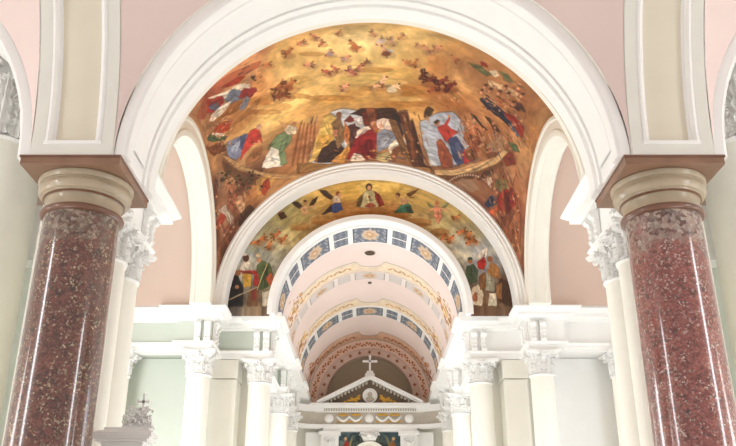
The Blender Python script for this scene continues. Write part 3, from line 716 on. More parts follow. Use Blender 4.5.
# left pendentive
P((150, 88, 64), '228,196 234,192 240,196 240,208 234,214 228,208'); P((176, 110, 80), '229,192 226,184 229,180 232,186 234,193'); cv.disc((150, 92, 66), 234, 187, 3.2)
P((196, 150, 112), '235,202 241,198 246,204 242,208 244,216 239,210'); cv.disc((186, 138, 104), 240, 198, 2.6)
P((166, 60, 46), '217,222 224,208 228,212 222,226 217,232'); P((176, 160, 148), '218,210 226,204 228,212 234,218 232,226 226,216')
P((150, 84, 60), '224,228 230,222 230,232 222,236'); P((40, 24, 20), '240,214 250,204 256,210 246,224 238,226', .7); P((210, 160, 84), '256,180 268,174 276,178 268,192 258,196', .6)
P((166, 60, 40), '261,192 263,182 268,178 270,188 264,196')
for k in range(46):
    x = random.uniform(216, 262); y = random.uniform(170, 190); cv.disc(random.choice(((52, 46, 30), (38, 28, 22), (84, 74, 50), (60, 60, 40))), x, y, random.uniform(.8, 2), random.uniform(.6, 1.4), .8)
for k in range(20): cv.limb(random.choice(((70, 36, 26), (140, 84, 56), (110, 60, 44))), random.uniform(214, 236), random.uniform(220, 280), random.uniform(214, 236), random.uniform(220, 280), 1.6, .8, .6)
# right pendentive
P((150, 34, 30), '496,200 504,188 512,188 516,204 512,214 502,212'); P((118, 22, 24), '505,192 510,192 510,210 506,210', .8); P((84, 104, 62), '494,186 498,178 506,180 508,188 500,192')
cv.disc((176, 120, 88), 496, 176, 2.8); P((38, 46, 78), '484,204 490,196 498,196 496,204 488,208'); P((196, 168, 146), '486,176 490,174 493,182 488,186'); P((206, 84, 50), '488,212 496,206 500,210 494,216')
P((140, 80, 54), '508,214 516,204 520,214 520,250 512,250 506,230'); P((172, 102, 68), '513,212 516,208 518,230 515,244', .6)
P((64, 32, 26), '500,216 508,216 508,240 500,236', .7)
for k in range(24):
    a = PI * (1.05 + .85 * k / 23); cv.disc((206, 190, 170), 468 + 24 * math.cos(a), 192 + 17 * math.sin(a), 1.0, 1.0, .7)
P((150, 128, 110), '452,186 462,178 474,180 480,190 470,192', .5); P((52, 30, 26), '476,180 486,170 494,170 490,178', .7)
for k in range(26): cv.limb(random.choice(((90, 44, 30), (150, 84, 54), (70, 34, 28), (170, 96, 60))), random.uniform(494, 520), random.uniform(160, 280), random.uniform(494, 520), random.uniform(160, 280), 1.8, .8, .5)
PAL = ((70, 34, 28), (150, 88, 56), (188, 126, 88), (120, 40, 34), (60, 66, 86), (96, 96, 60), (206, 160, 116), (44, 28, 26), (170, 100, 52))
R5 = random.Random(11)
for x0, y0, x1, y1, n, dx, dy in ((484, 82, 524, 112, 60, .9, .5), (494, 112, 526, 150, 40, .6, 1), (458, 116, 500, 158, 70, .4, 1), (202, 96, 232, 150, 46, .8, -.7), (216, 176, 250, 240, 60, .3, 1), (484, 168, 520, 250, 80, .3, 1), (300, 116, 318, 160, 14, .3, -1), (400, 112, 430, 164, 26, .35, 1), (330, 150, 420, 164, 30, 1, .2), (240, 62, 264, 86, 20, .9, -.6), (440, 92, 462, 112, 18, .7, .6)):
    for k in range(n):
        x, y = R5.uniform(x0, x1), R5.uniform(y0, y1); l = R5.uniform(1.5, 5); cv.limb(R5.choice(PAL), x - dx * l, y - dy * l, x + dx * l, y + dy * l, R5.uniform(.4, 1.1), .3, R5.uniform(.4, .8))
        if k % 4 == 0: cv.disc((196, 138, 100), x, y, 1.2, 1.3, .8)
# putti and angels in the clouds
for i, (x, y, s, sk, wg, cl) in enumerate((
        (287, 53, 5, (170, 96, 58), (150, 96, 56), None), (302, 42, 4, (190, 112, 90), (190, 140, 96), None), (315, 37, 4, (186, 112, 88), (196, 146, 100), None), (310, 64, 4.5, (200, 132, 100), (110, 74, 56), None), (330, 53, 4, (196, 120, 96), (210, 180, 150), (170, 150, 160)),
        (355, 46, 5.5, (184, 116, 70), (210, 170, 120), (184, 100, 60)), (345, 58, 4, (196, 128, 100), (204, 170, 120), (196, 150, 140)), (328, 72, 4.5, (180, 96, 70), (196, 140, 90), None), (336, 69, 4, (190, 106, 80), (170, 110, 80), None), (350, 71, 5, (186, 104, 90), (200, 150, 130), None), (358, 68, 4, (190, 110, 90), (170, 120, 90), None),
        (343, 87, 4.5, (204, 138, 110), (130, 80, 70), None), (278, 88, 7, (164, 90, 50), (130, 70, 40), None), (288, 86, 6.5, (176, 100, 56), (120, 64, 40), (150, 80, 44)), (284, 94, 6, (140, 74, 42), (150, 84, 46), None), (276, 97, 5, (130, 66, 44), (150, 90, 50), None),
        (386, 52, 5.5, (200, 150, 120), (190, 190, 190), (120, 60, 36)), (380, 40, 4.5, (206, 160, 130), (206, 190, 170), (190, 170, 170)), (390, 41, 4.5, (200, 150, 120), (196, 170, 150), None), (366, 62, 4, (150, 90, 66), (170, 130, 100), None), (408, 62, 4, (206, 140, 90), (180, 170, 160), (206, 120, 60)), (414, 64, 4, (190, 110, 60), (150, 90, 60), None),
        (381, 82, 5.5, (222, 178, 140), (150, 84, 40), None), (392, 88, 6, (224, 184, 146), (190, 160, 110), (200, 190, 160)), (374, 87, 4.5, (214, 160, 120), (200, 150, 90), None), (428, 50, 4.5, (196, 130, 96), (210, 170, 120), None), (436, 48, 4, (200, 130, 100), (190, 140, 96), None), (428, 80, 6, (120, 50, 30), (60, 20, 22), None), (440, 83, 6.5, (112, 44, 30), (66, 20, 24), None), (448, 86, 6, (104, 36, 26), (70, 22, 24), None), (434, 88, 5, (150, 70, 40), (80, 30, 26), None), (424, 74, 5, (90, 36, 30), (70, 26, 28), None), (455, 60, 4, (176, 104, 66), (160, 90, 56), None), (372, 33, 3.5, (196, 130, 96), (200, 170, 130), None), (322, 43, 3.5, (180, 100, 72), (200, 150, 110), None), (338, 33, 3, (170, 96, 70), (210, 170, 120), None), (268, 64, 4, (176, 100, 62), (170, 110, 70), None), (402, 36, 3.5, (190, 126, 90), (206, 170, 130), None), (418, 45, 3, (196, 134, 100), (206, 170, 130), None))):
    cv.cherub(x, y, s, sk, wg, cl, i)
cv.glaze((196, 138, 76), .13, .2)
cols = cv.lin()
S = np.linspace(-1, 1, NS) * PI / 2; T = tt * PI / 2
SS, TT = np.meshgrid(S, T)
PX = A_ * np.sin(SS); PY = YC + B_ * np.sin(TT); PZ = SP + np.sqrt(np.maximum((A_ * np.cos(SS)) ** 2 + (B_ * np.cos(TT)) ** 2, 0))
def grid_faces(h, w):
    idx = np.arange(h * w).reshape(h, w)
    return np.stack([idx[:-1, :-1], idx[:-1, 1:], idx[1:, 1:], idx[1:, :-1]], -1).reshape(-1, 4)
def painted(name, X_, Y_, Z_, cols_, m, loc=None, label=None, cat=None, parent=None, ang=80):
    if parent is not None:
        root = parent
        while root.parent is not None: root = root.parent
        off = WL[root.name]
    else: off = (0, 0, -ZC)
    h, w = X_.shape; me = bpy.data.meshes.new(name); nf = (h - 1) * (w - 1)
    me.vertices.add(h * w); me.vertices.foreach_set('co', np.stack([X_ - off[0], Y_ - off[1], Z_ - off[2]], -1).astype(np.float32).ravel())
    me.loops.add(nf * 4); me.loops.foreach_set('vertex_index', grid_faces(h, w).astype(np.int32).ravel())
    me.polygons.add(nf); me.polygons.foreach_set('loop_start', np.arange(0, nf * 4, 4, dtype=np.int32))
    me.update(calc_edges=True); me.validate()
    c = np.ones((h * w, 4), np.float32); c[:, :3] = cols_.reshape(-1, 3)
    at = me.color_attributes.new('paint', 'FLOAT_COLOR', 'POINT'); at.data.foreach_set('color', c.ravel())
    me.materials.append(m); me.shade_smooth()
    o = bpy.data.objects.new(name, me); C.objects.link(o)
    if parent is not None: o.parent = parent
    if label: tag(o, label, cat, None, 'thing')
    return o
painted('dome_fresco', PX, PY, PZ, cols, M['fresco'], None, 'large golden dome fresco of robed figures, clouds and cherubs over the crossing', 'fresco')

# ------------------------------------------------------------------ lunette fresco
R0, R1 = 1.80, 2.60
LH, LW = 130, 620
def lun_map(px, py):
    x, z = U(px, py, YN); r = math.hypot(x, z - SP); a = math.atan2(z - SP, -x)
    if a < -PI / 2: a += 2 * PI
    return (a / PI * (LW - 1), (r - R0) / (R1 - R0) * (LH - 1))
cv = Canvas(LH, LW, lun_map); P = cv.poly
cv.bg([(369, 190, (206, 166, 76)), (350, 190, (204, 160, 68)), (390, 190, (204, 164, 74)), (420, 200, (196, 160, 84)), (320, 195, (196, 154, 72)), (290, 215, (160, 146, 88)), (270, 235, (148, 138, 98)), (255, 245, (142, 142, 120)), (248, 255, (150, 158, 158)), (240, 270, (132, 138, 138)),
       (232, 290, (70, 66, 64)), (260, 300, (92, 70, 50)), (300, 218, (158, 140, 82)), (320, 222, (156, 118, 60)), (345, 212, (170, 112, 50)), (370, 211, (164, 108, 56)), (395, 212, (168, 112, 56)), (425, 222, (160, 130, 80)), (440, 225, (156, 142, 92)), (460, 210, (176, 148, 84)),
       (470, 235, (152, 138, 100)), (460, 245, (170, 172, 160)), (480, 250, (160, 166, 170)), (490, 265, (130, 132, 136)), (505, 290, (84, 56, 38)), (480, 300, (104, 72, 46)), (270, 262, (140, 140, 126)), (276, 285, (100, 90, 60))], .012, 3.2, .18, 8.0)
# cloud bank
for x, y, w_ in ((370, 210, 22), (345, 214, 14), (395, 214, 14), (322, 220, 12), (418, 222, 14), (300, 226, 10), (440, 232, 10)): cv.disc((172, 118, 62), x, y, w_, 4, .7); cv.disc((150, 92, 42), x, y + 3, w_, 2, .5)
cv.disc((232, 204, 120), 369, 190, 10, 9, .6)
P((196, 186, 140), '357,206 361,197 366,191 373,191 379,200 378,207 368,208'); P((134, 44, 40), '374,191 379,194 384,205 379,207 376,200'); P((92, 74, 44), '356,206 358,199 364,192 362,202 360,207')
cv.disc((86, 46, 28), 369, 187, 3.4, 3.8); cv.disc((206, 154, 116), 369, 188, 1.9, 2.6); P((176, 84, 64), '364,206 370,203 376,206 370,208'); cv.disc((150, 40, 34), 369, 197, 1)
# kneeling angels
P((70, 50, 40), '319,190 327,191 333,197 331,200 324,196'); P((50, 68, 122), '329,212 333,204 341,203 343,210 336,213'); P((48, 38, 40), '321,215 328,208 332,204 331,212'); P((206, 186, 166), '333,203 334,196 339,196 341,202'); cv.disc((140, 76, 50), 338, 193.5, 2.4); cv.disc((206, 150, 116), 339.4, 194.6, 1.4); cv.limb((206, 156, 120), 338, 198, 342, 195, 1, .8)
P((110, 70, 40), '406,194 412,191 419,189 415,193 409,197'); P((150, 104, 50), '408,197 415,197 412,199'); P((52, 106, 84), '394,213 400,206 406,202 411,206 413,213'); P((196, 146, 106), '400,198 406,197 408,203 402,205'); cv.disc((110, 62, 40), 398, 195, 2.4); cv.disc((206, 156, 116), 397, 196.4, 1.4); P((40, 66, 60), '405,207 410,206 414,213 408,213', .8)
# flying angels
P((66, 42, 34), '291,202 298,202 303,207 300,209 295,206'); P((66, 42, 34), '309,206 312,200 318,196 316,202 312,207'); P((206, 160, 112), '300,208 305,205 309,208 307,215 302,216'); cv.disc((190, 128, 88), 305, 202.4, 2.2); cv.disc((70, 40, 28), 305, 201, 2, 1.2); cv.limb((206, 156, 110), 308, 207, 319, 205, 1, .6); P((176, 160, 100), '292,220 299,212 306,216 300,224 292,226', .7)
P((120, 126, 84), '427,202 433,206 434,209 429,207'); P((120, 126, 84), '440,208 446,203 449,203 445,208'); P((216, 134, 104), '434,207 439,206 442,217 438,224 434,216'); cv.disc((186, 110, 76), 437, 203, 2.2); cv.limb((216, 150, 116), 435, 208, 428, 211, .9, .6); cv.limb((216, 150, 116), 440, 208, 449, 211, .9, .6)
P((70, 40, 26), '277,213 284,212 287,217 281,220'); cv.disc((150, 84, 50), 279, 212, 1.8)
for i, (x, y, s) in enumerate(((263, 238, 4.6), (275, 236, 4.6), (283, 240, 4.2), (256, 242, 4), (268, 246, 4), (455, 218, 3.4), (463, 231, 4.6), (449, 239, 4.2), (472, 240, 5), (468, 236, 4), (444, 236, 3.4))): cv.cherub(x, y, s, (196, 112, 62), (160, 96, 54), None, i + 60)
# saints at left
P((34, 34, 40), '224,306 225,290 230,275 238,276 243,288 243,306'); cv.disc((150, 94, 64), 238, 273, 3); cv.disc((176, 120, 84), 237, 287, 2)
P((206, 198, 186), '239,270 241,262 246,260 253,264 252,272 244,272'); cv.disc((86, 48, 34), 246, 258, 3.2, 4); cv.disc((232, 224, 210), 244, 254.5, 3.6, 1.4); P((152, 40, 36), '239,270 250,271 258,270 258,275 244,274')
P((218, 168, 66), '242,274 251,274 251,286 244,288'); P((74, 92, 54), '257,288 257,266 262,261 270,265 273,274 269,286 262,290'); P((52, 66, 40), '264,266 268,268 268,286 264,288', .8); cv.disc((196, 138, 100), 259, 260, 2.4); P((226, 200, 150), '255,257 258,252 262,257'); P((166, 40, 36), '254,274 258,273 259,286 254,286')
P((110, 74, 48), '247,306 250,290 258,288 258,306'); P((186, 176, 158), '262,306 262,292 270,290 272,306'); P((120, 46, 40), '252,290 257,288 256,300 252,300'); cv.limb((190, 170, 140), 224, 302, 258, 287, .5, .5); cv.limb((210, 190, 140), 257, 290, 268, 262, .4, .4); P((176, 80, 50), '266,278 271,272 274,280 270,286')
# saints at right
P((236, 226, 214), '476,258 482,250 488,247 487,256 480,262'); P((186, 40, 36), '477,262 484,256 486,262 484,270 478,268'); P((70, 90, 70), '465,276 467,266 473,264 478,270 477,282 468,284'); cv.disc((176, 110, 76), 470, 261, 2.6); cv.disc((60, 76, 60), 470, 258.6, 2.6, 1.6)
P((160, 84, 50), '463,282 468,280 470,292 464,296'); P((206, 190, 166), '469,304 472,288 478,284 484,294 482,306'); P((172, 90, 60), '470,300 476,290 478,302', .8); P((150, 148, 130), '485,290 487,270 492,266 495,280 494,292'); P((166, 112, 62), '487,272 491,261 499,268 502,280 494,278'); cv.disc((150, 92, 60), 490, 259, 3)
P((70, 46, 34), '498,300 500,278 508,282 512,306'); P((214, 206, 186), '488,306 489,293 496,293 497,306'); P((120, 78, 46), '479,276 485,272 486,288 480,290'); P((150, 100, 60), '496,286 502,282 502,300 497,298')
cv.glaze((186, 138, 76), .10, .16)
cols = cv.lin()
rr, aa = np.meshgrid(np.linspace(R0, R1, LH), np.linspace(0, PI, LW), indexing='ij')
lx, lz = -rr * np.cos(aa), SP + rr * np.sin(aa)
# carried straight down behind the cornice
lo = np.stack([np.concatenate([lx[:, :1], lx, lx[:, -1:]], 1), np.full((LH, LW + 2), YN), np.concatenate([lz[:, :1] - .14, lz, lz[:, -1:] - .14], 1)])
painted('lunette_fresco', lo[0], lo[1], lo[2], np.concatenate([cols[:, :1], cols, cols[:, -1:]], 1), M['fresco'], None, 'arched fresco above the chancel mouth with a robed figure, angels and saints on gold', 'fresco')
structure(MB().rev('Y', [(13.81, R0 + .02), (13.81, 2.86)], 0, SP, 0, PI, 64, .1), 'wall_crossing_east', M['white'], None, 80)

# ------------------------------------------------------------------ chancel barrel
BH, BW = 760, 460
Y0, Y1 = 13.90, 22.29
cv = Canvas(BH, BW, lambda f, y: ((f + PI / 2) / PI * (BW - 1), (y - Y0) / (Y1 - Y0) * (BH - 1)))
cv.a[:] = np.array((240, 222, 214)); cv.a *= (1 + .05 * (vnoise(BH, BW, 8, 8, 4) - .5))[..., None]
def bay(yr, depth, fill, line, leafc, strong):
    # stencilled border lying against the rib at yr: notch at the crown, clump of foliage at each foot
    yb = yr - depth
    def edge(o):
        pts = []
        for k in range(61):
            f = -1.02 + 2.04 * k / 60; g = abs(f); y = yb + o
            if g < .17: y = yb + depth * .62 * math.sqrt(max(0, 1 - (g / .17) ** 2)) - .02 + o
            elif g < .24: y = yb - .05 * math.sin((g - .17) / .07 * PI) + o
            pts.append((f, y))
        return pts
    e = edge(0); cv.poly(fill, e + [(1.02, yr), (-1.02, yr)], 1, .05, 0)
    o1, o2 = edge(-.018), edge(.018); cv.poly(line, o1 + o2[::-1], 1, .03, 0)
    e = [(f, min(y + .1, yr)) for f, y in edge(0)]; e2 = [(f, y + .014) for f, y in e]; cv.poly(tuple(.5 * (a + b) for a, b in zip(line, fill)), e + e2[::-1], .8, .03, 0)
    R = random.Random(int(yr * 10))
    yc = yr - depth * .42
    for s in (-1, 1):
        n = 13
        for k in range(n):
            f = s * (.26 + .80 * k / n); w_ = .030; h_ = depth * .13
            c = leafc[k % 2]
            for q, (df, dy) in enumerate(((-.5, -.8), (.5, .7), (.1, -.1))):
                cf, cy_ = f + s * df * w_, yc + dy * h_ * (1 if k % 2 else -1)
                cv.poly(c if q < 2 else leafc[3 % len(leafc)], [(cf - w_ * .55, cy_), (cf, cy_ - h_ * .6), (cf + w_ * .55, cy_), (cf, cy_ + h_ * .6)], .85, .2, 1)
            cv.poly(leafc[0], [(f - w_, yc - .012), (f + w_, yc + .012 * (1 if k % 2 else -1)), (f + w_, yc + .02), (f - w_, yc + .008)], .7, .2, 0)
        for k in range(90):         # foliage clump
            f = s * R.gauss(1.20, .10); y = R.gauss(yr - depth * .75, depth * .36); sz = R.uniform(.02, .05)
            if y > yr: continue
            cv.poly(R.choice(leafc + [fill]), [(f - sz, y), (f, y - sz * 2), (f + sz, y), (f, y + sz * 2)], .85, .25, 1)
        cv.poly(line, [(s * 1.36, yr - depth * 2), (s * 1.375, yr - depth * 2), (s * 1.375, yr), (s * 1.36, yr)], .7, .05, 0)
GOLD = [(206, 164, 104), (186, 134, 76), (226, 196, 142), (172, 116, 66)]
bay(16.46, .58, (240, 222, 196), (176, 166, 158), GOLD, 0)
bay(19.05, .62, (240, 220, 192), (176, 166, 158), GOLD, 0)
bay(22.3, .85, (236, 196, 166), (150, 132, 122), [(160, 84, 44), (186, 116, 60), (140, 66, 36)], 1)
cols = cv.lin()
ff, yy = np.meshgrid(np.linspace(-PI / 2, PI / 2, BW), np.linspace(Y0, Y1, BH))
painted('ceiling_chancel', RB * np.sin(ff), yy, SB + RB * np.cos(ff), cols, M['stencil'])['kind'] = 'structure'
structure(MB().box(-2.3, -1.6, 13.9, 22.4, SB - .16, SB).box(1.6, 2.3, 13.9, 22.4, SB - .16, SB), 'trim_1', M['white'])

def panel_colors(n, m, big, base):
    v, u = np.meshgrid(np.linspace(-1, 1, m), np.linspace(-1, 1, n), indexing='ij')
    a = np.ones((m, n, 3)) * np.array(base, float)
    pat = .5 + .5 * np.sin(u * (15 if big else 8) + 1.5 * np.sin(v * 6)) * np.sin(v * (7 if big else 6) + 1.2 * np.cos(u * 9))
    pat = np.clip((pat - .5) * 3, 0, 1)[..., None]
    a = a * (1 - .55 * pat) + np.array((206, 206, 206)) * .55 * pat
    if big:
        nz = vnoise(m, n, 7, 12, 3) - .5; r = np.hypot(u * 1.7, v * 1.1) + .5 * nz; th = np.arctan2(v * 1.15, u * 2.0); fl = r / (1 + .10 * np.cos(8 * th))
        k = np.clip((.86 - fl) * 8, 0, 1)[..., None]; a = a * (1 - k) + np.array((212, 186, 158)) * k
        k = np.clip((.5 - fl) * 9, 0, 1)[..., None]; a = a * (1 - .6 * k) + np.array((190, 140, 96)) * .6 * k
        k = np.clip((.22 - fl) * 9, 0, 1)[..., None]; a = a * (1 - k) + np.array((238, 214, 178)) * k
    bd = (np.maximum(np.abs(u) * 1.0, np.abs(v)) > .93)[..., None]; a = np.where(bd, np.array(base) * .72, a)
    a = a / 255.0
    return np.where(a <= .04045, a / 12.92, ((a + .055) / 1.055) ** 2.4).astype(np.float32)
def band(y0, y1, label, blue, bcol):
    t = thing('ceiling_band', label, 'ceiling band', (0, y0, SB))
    MB().rev('Y', [(y0, RB + .02), (y0, RB - .02), (y0 + .01, RB - .03), (y1 - .01, RB - .03), (y1, RB - .02), (y1, RB + .02)], 0, SB, 0, PI, 80, .0, True).build('band_ring', M[bcol], t, 30)
    def pan(f0, f1, a, b, big):
        n, m = (48, 26) if big else (24, 14)
        yy_, f_ = np.meshgrid(np.linspace(a, b, m), np.linspace(f0, f1, n), indexing='ij'); r = RB - .034
        c = panel_colors(n, m, big, blue)
        painted('painted_panel', r * np.sin(f_), yy_, SB + r * np.cos(f_), c, M['stencil'], parent=t)
    d = y1 - y0
    for k in range(-2, 3):
        f = .69 * k; pan(f - .2, f + .2, y0 + .06 * d, y1 - .06 * d, True)
    for k in range(-2, 2):
        f = .69 * k + .345; pan(f - .085, f + .085, y0 + .06 * d, y0 + .47 * d, False); pan(f - .085, f + .085, y0 + .53 * d, y1 - .06 * d, False)
band(13.90, 14.72, 'blue and white panelled band across the vault at the chancel mouth', (108, 114, 126), 'white')
band(16.46, 16.95, 'pale band of faint white panels across the middle of the chancel vault', (222, 212, 206), 'pinkl')
band(19.05, 19.80, 'blue and white panelled band deep inside the chancel vault', (112, 120, 130), 'white')
# ceiling vents in the barrel crown
def vent(y, r, label):
    z = SB + RB
    t = thing('ceiling_vent', label, 'vent', (0, y, z), 'dark round vents in the vault crown')
    MB().lathe([(r * 1.25, z - .012), (r * 1.2, z - .03), (r, z - .032), (r * .95, z - .012)], 0, y, 24).build('rim', M['dark'], t)
    MB().lathe([(0.01, z - .016), (r, z - .016), (r, z + .02)], 0, y, 24).build('grille', M['black'], t)
    mb = MB()
    for k in (-.5, 0, .5): mb.box(-r * .85, r * .85, y + k * r - .008, y + k * r + .008, z - .026, z - .014)
    mb.build('grille_bars', M['dark'], t)
vent(15.35, .085, 'dark round vent in the pink vault near the chancel mouth')
vent(17.25, .035, 'small dark round vent in the pink vault farther inside the chancel')

# ------------------------------------------------------------------ end of the chancel
YE = 22.3
t = thing('apse_arch', 'pink arch ring with stencilled dots around the taupe wall above the high altar', 'arch', (0, YE, SB))
MB().rev('Y', [(YE, RB - .02), (YE, 1.44), (YE + .02, 1.43), (YE + .3, 1.43), (YE + .3, RB - .02)], 0, SB, 0, PI, 64, .3, True).build('outer_ring', M['peach'], t, 30)
MB().rev('Y', [(YE + .01, 1.44), (YE - .015, 1.435), (YE - .015, 1.41), (YE + .02, 1.40), (YE + .02, 1.25), (YE - .005, 1.245), (YE - .005, 1.215), (YE + .03, 1.21), (YE + .3, 1.21), (YE + .3, 1.44)], 0, SB, 0, PI, 64, .3, True).build('inner_ring', M['pinkd'], t, 30)
for k in range(15):
    a = .1 + (PI - .2) * k / 14; mb = MB(); mb.ball((1.325 * math.cos(a), YE + .02, SB + 1.325 * math.sin(a)), .032, 1, .35, 1, 8)
    for q in range(4): mb.ball((1.325 * math.cos(a) + .042 * math.cos(q * PI / 2 + a), YE + .02, SB + 1.325 * math.sin(a) + .042 * math.sin(q * PI / 2 + a)), .015, 1, .35, 1, 5)
    mb.build('stencilled_rosette', M['rust'], t, 60)
for k in range(34):
    a = .06 + (PI - .12) * k / 33; mb = MB(); rr_ = 1.55; q = 1 if k % 2 else -1
    for dr, da, sz in ((.035 * q, 0, .034), (-.03 * q, .03, .026), (0, -.035, .024)):
        mb.ball(((rr_ + dr) * math.cos(a + da), YE - .004, SB + (rr_ + dr) * math.sin(a + da)), sz, 1, .3, 1, 5)
    mb.build('stencilled_leaf', M['leafgold'], t, 60)
structure(MB().box(-2.4, 2.4, YE + .3, YE + .5, FL, 6.2), 'wall_back', M['taupe'])
structure(MB().box(-2.25, -1.18, YE - .0, YE + .29, FL, 3.82).box(1.18, 2.25, YE - .0, YE + .29, FL, 3.82), 'wall_apse_flank', M['cream'])

# ---- high altar
YA = 21.6
def Z(py, Y=YA): return U(369, py, Y)[1]
def XX(px, py, Y=YA): return U(px, py, Y)[0]
zf0, zf1, zd1 = Z(424.5), Z(412), Z(404.5)
hw = .5 * (XX(416, 418) - XX(324, 418)); xo = .5 * (XX(416, 418) + XX(324, 418))
t = thing('high_altar', 'tall white and grey high altar with pediment and roundels at the end of the chancel', 'altar', (xo, YA, FL))
pw = .5 * (XX(423, 404) - XX(317, 404)); pz = zd1 + .02; ap = Z(375.5)
def strip(mb, pts, th, y0, y1):       # a moulding of thickness th under a polyline
    for (a, b), (c, d) in zip(pts, pts[1:]): mb.prism([(a, b), (c, d), (c, d - th), (a, b - th)], 'Y', y0, y1)
ped = MB().prism([(xo - pw * .9, pz), (xo + pw * .9, pz), (xo, ap - .08)], 'Y', YA + .05, YA + .35).build('pediment', M['dark'], t)
mb = MB(); L_ = [(xo - pw, pz + .06), (xo, ap), (xo + pw, pz + .06)]
strip(mb, L_, .075, YA - .16, YA + .4); strip(mb, [(x, z - .07) for x, z in L_], .04, YA - .08, YA + .4); mb.build('raking_cornice', M['white'], ped)
mb = MB()
for s in (-1, 1):
    for k in range(1, 15):
        u = k / 15; x = xo + s * pw * (1 - u); z = pz + .06 + (ap - pz - .06) * u - .15; MB().box(x - .03, x + .03, YA - .03, YA + .1, z - .045, z + .03).build('dentil', M['grey'], ped)
mb = MB(); zc = Z(395.5); mb.lathe([(0.01, 0), (.19, 0), (.2, .03), (.17, .05), (.15, .03), (0.01, .04)], 0, 0, 32)
mb.v = [(xo + x, YA + .04 - z, zc + y) for x, y, z in mb.v]; md = mb.build('medallion', M['white'], ped)
mb = MB().ball((xo, YA - .03, zc + .02), .06, 1, .6, 1.2).ball((xo, YA - .02, zc - .1), .09, 1.2, .5, .8); mb.build('carved_bust', M['grey'], md)
for s in (-1, 1):
    mb = MB()
    for q, (dx, dz, r) in enumerate(((.33, -.07, .06), (.44, -.11, .06), (.55, -.13, .05), (.38, -.14, .045), (.66, -.16, .04), (.30, .0, .035), (.5, -.06, .035))): mb.ball((xo + s * dx, YA + .04, zc + dz), r, 1.3, .5, .8, 8)
    mb.build('gilt_foliage', M['gold'], ped)
# cross on the apex
cz = ap - .02
t2 = MB().box(xo - .13, xo + .13, YA - .02, YA + .2, cz, cz + .08).box(xo - .09, xo + .09, YA, YA + .18, cz + .08, cz + .15).build('cross_foot', M['white'], ped)
ct_ = Z(355.5); mb = MB().box(xo - .028, xo + .028, YA + .06, YA + .12, cz + .15, ct_); za = cz + .15 + (ct_ - cz - .15) * .66
mb.box(xo - .17, xo + .17, YA + .06, YA + .12, za - .026, za + .026)
for dx, dz in ((-.17, 0), (.17, 0), (0, ct_ - za)): mb.ball((xo + dx, YA + .09, za + dz), .04, 1, .8, 1, 6)
mb.build('cross', M['white'], ped)
# entablature: dentil course, frieze with roundels and swags, quarter-round wings
mb = MB(); wid = .5 * (XX(430, 407) - XX(310, 407))
mb.box(xo - wid, xo + wid, YA - .16, YA + .5, zd1 - .05, zd1 + .02).box(xo - wid + .08, xo + wid - .08, YA - .09, YA + .5, zd1 - .11, zd1 - .05).box(xo - wid + .1, xo + wid - .1, YA - .03, YA + .5, zf1 - .01, zd1 - .11)
cn = mb.build('cornice', M['white'], t)
for k in range(46): x = xo - wid + .12 + (2 * wid - .24) * k / 45; MB().box(x - .018, x + .018, YA - .07, YA - .02, zf1 + .02, zd1 - .12).build('dentil', M['grey'], cn)
fr = MB().box(xo - hw - .02, xo + hw + .02, YA, YA + .5, zf0, zf1).build('frieze', M['grey'], t)
for px in (329, 369.3, 409.3):
    x = XX(px, 418.5); zz = Z(418.5); mb = MB().lathe([(.01, .05), (.07, .045), (.11, .02), (.12, 0)], 0, 0, 24); mb.v = [(x + a, YA - c, zz + b) for a, b, c in mb.v]; mb.build('roundel', M['white'], fr, 60)
for x0, x1 in ((337, 362), (376, 401)):
    g = MB(); w = MB()
    for k in range(2):
        a = XX(x0 + (x1 - x0) * k / 2, 418); b = XX(x0 + (x1 - x0) * (k + 1) / 2, 418)
        w.tube([(a + (b - a) * q / 8, YA - .03, Z(416.5) - .12 * math.sin(PI * q / 8)) for q in range(9)], [.022 + .016 * math.sin(PI * q / 8) for q in range(9)], 8)
        for q in range(7): g.ball((a + (b - a) * (.2 + .1 * q), YA - .015, Z(415) + .01 * (q % 2)), .035, 1.1, .5, .8, 6)
        for q in range(6): g.ball((a + (b - a) * (.1 + .16 * q), YA - .01, Z(422) + .012 * (q % 2)), .03, 1.4, .5, .7, 6)
    w.build('swag', M['white'], fr, 60); g.build('gilt_foliage', M['gold'], fr, 60)
for s in (-1, 1):
    # concave wings that join the frieze to the side walls
    pts = []; x0 = xo + s * (hw + .0); x1 = s * 1.98
    for k in range(13):
        a = PI / 2 * k / 12; pts.append((x0 + (x1 - x0) * math.sin(a), YA - .55 * (1 - math.cos(a))))
    for nm, m, o0, o1, za_, zb_ in (('wing_frieze', 'grey', 0, .2, zf0, zf1), ('wing_cornice', 'white', -.1, .2, zf1, zd1 - .03), ('wing_moulding', 'white', -.06, .2, zf0 - .09, zf0)):
        mb = MB(); mb.grid([[(x, y + o0, za_), (x, y + o0, zb_), (x, y + o1, zb_), (x, y + o1, za_)] for x, y in pts], False, True); mb.build(nm, M[m], t)
mb = MB().box(xo - hw - .05, xo + hw + .05, YA - .06, YA + .5, zf0 - .05, zf0).box(xo - hw - .02, xo + hw + .02, YA - .02, YA + .5, zf0 - .17, zf0 - .05); mb.build('architrave', M['white'], t)
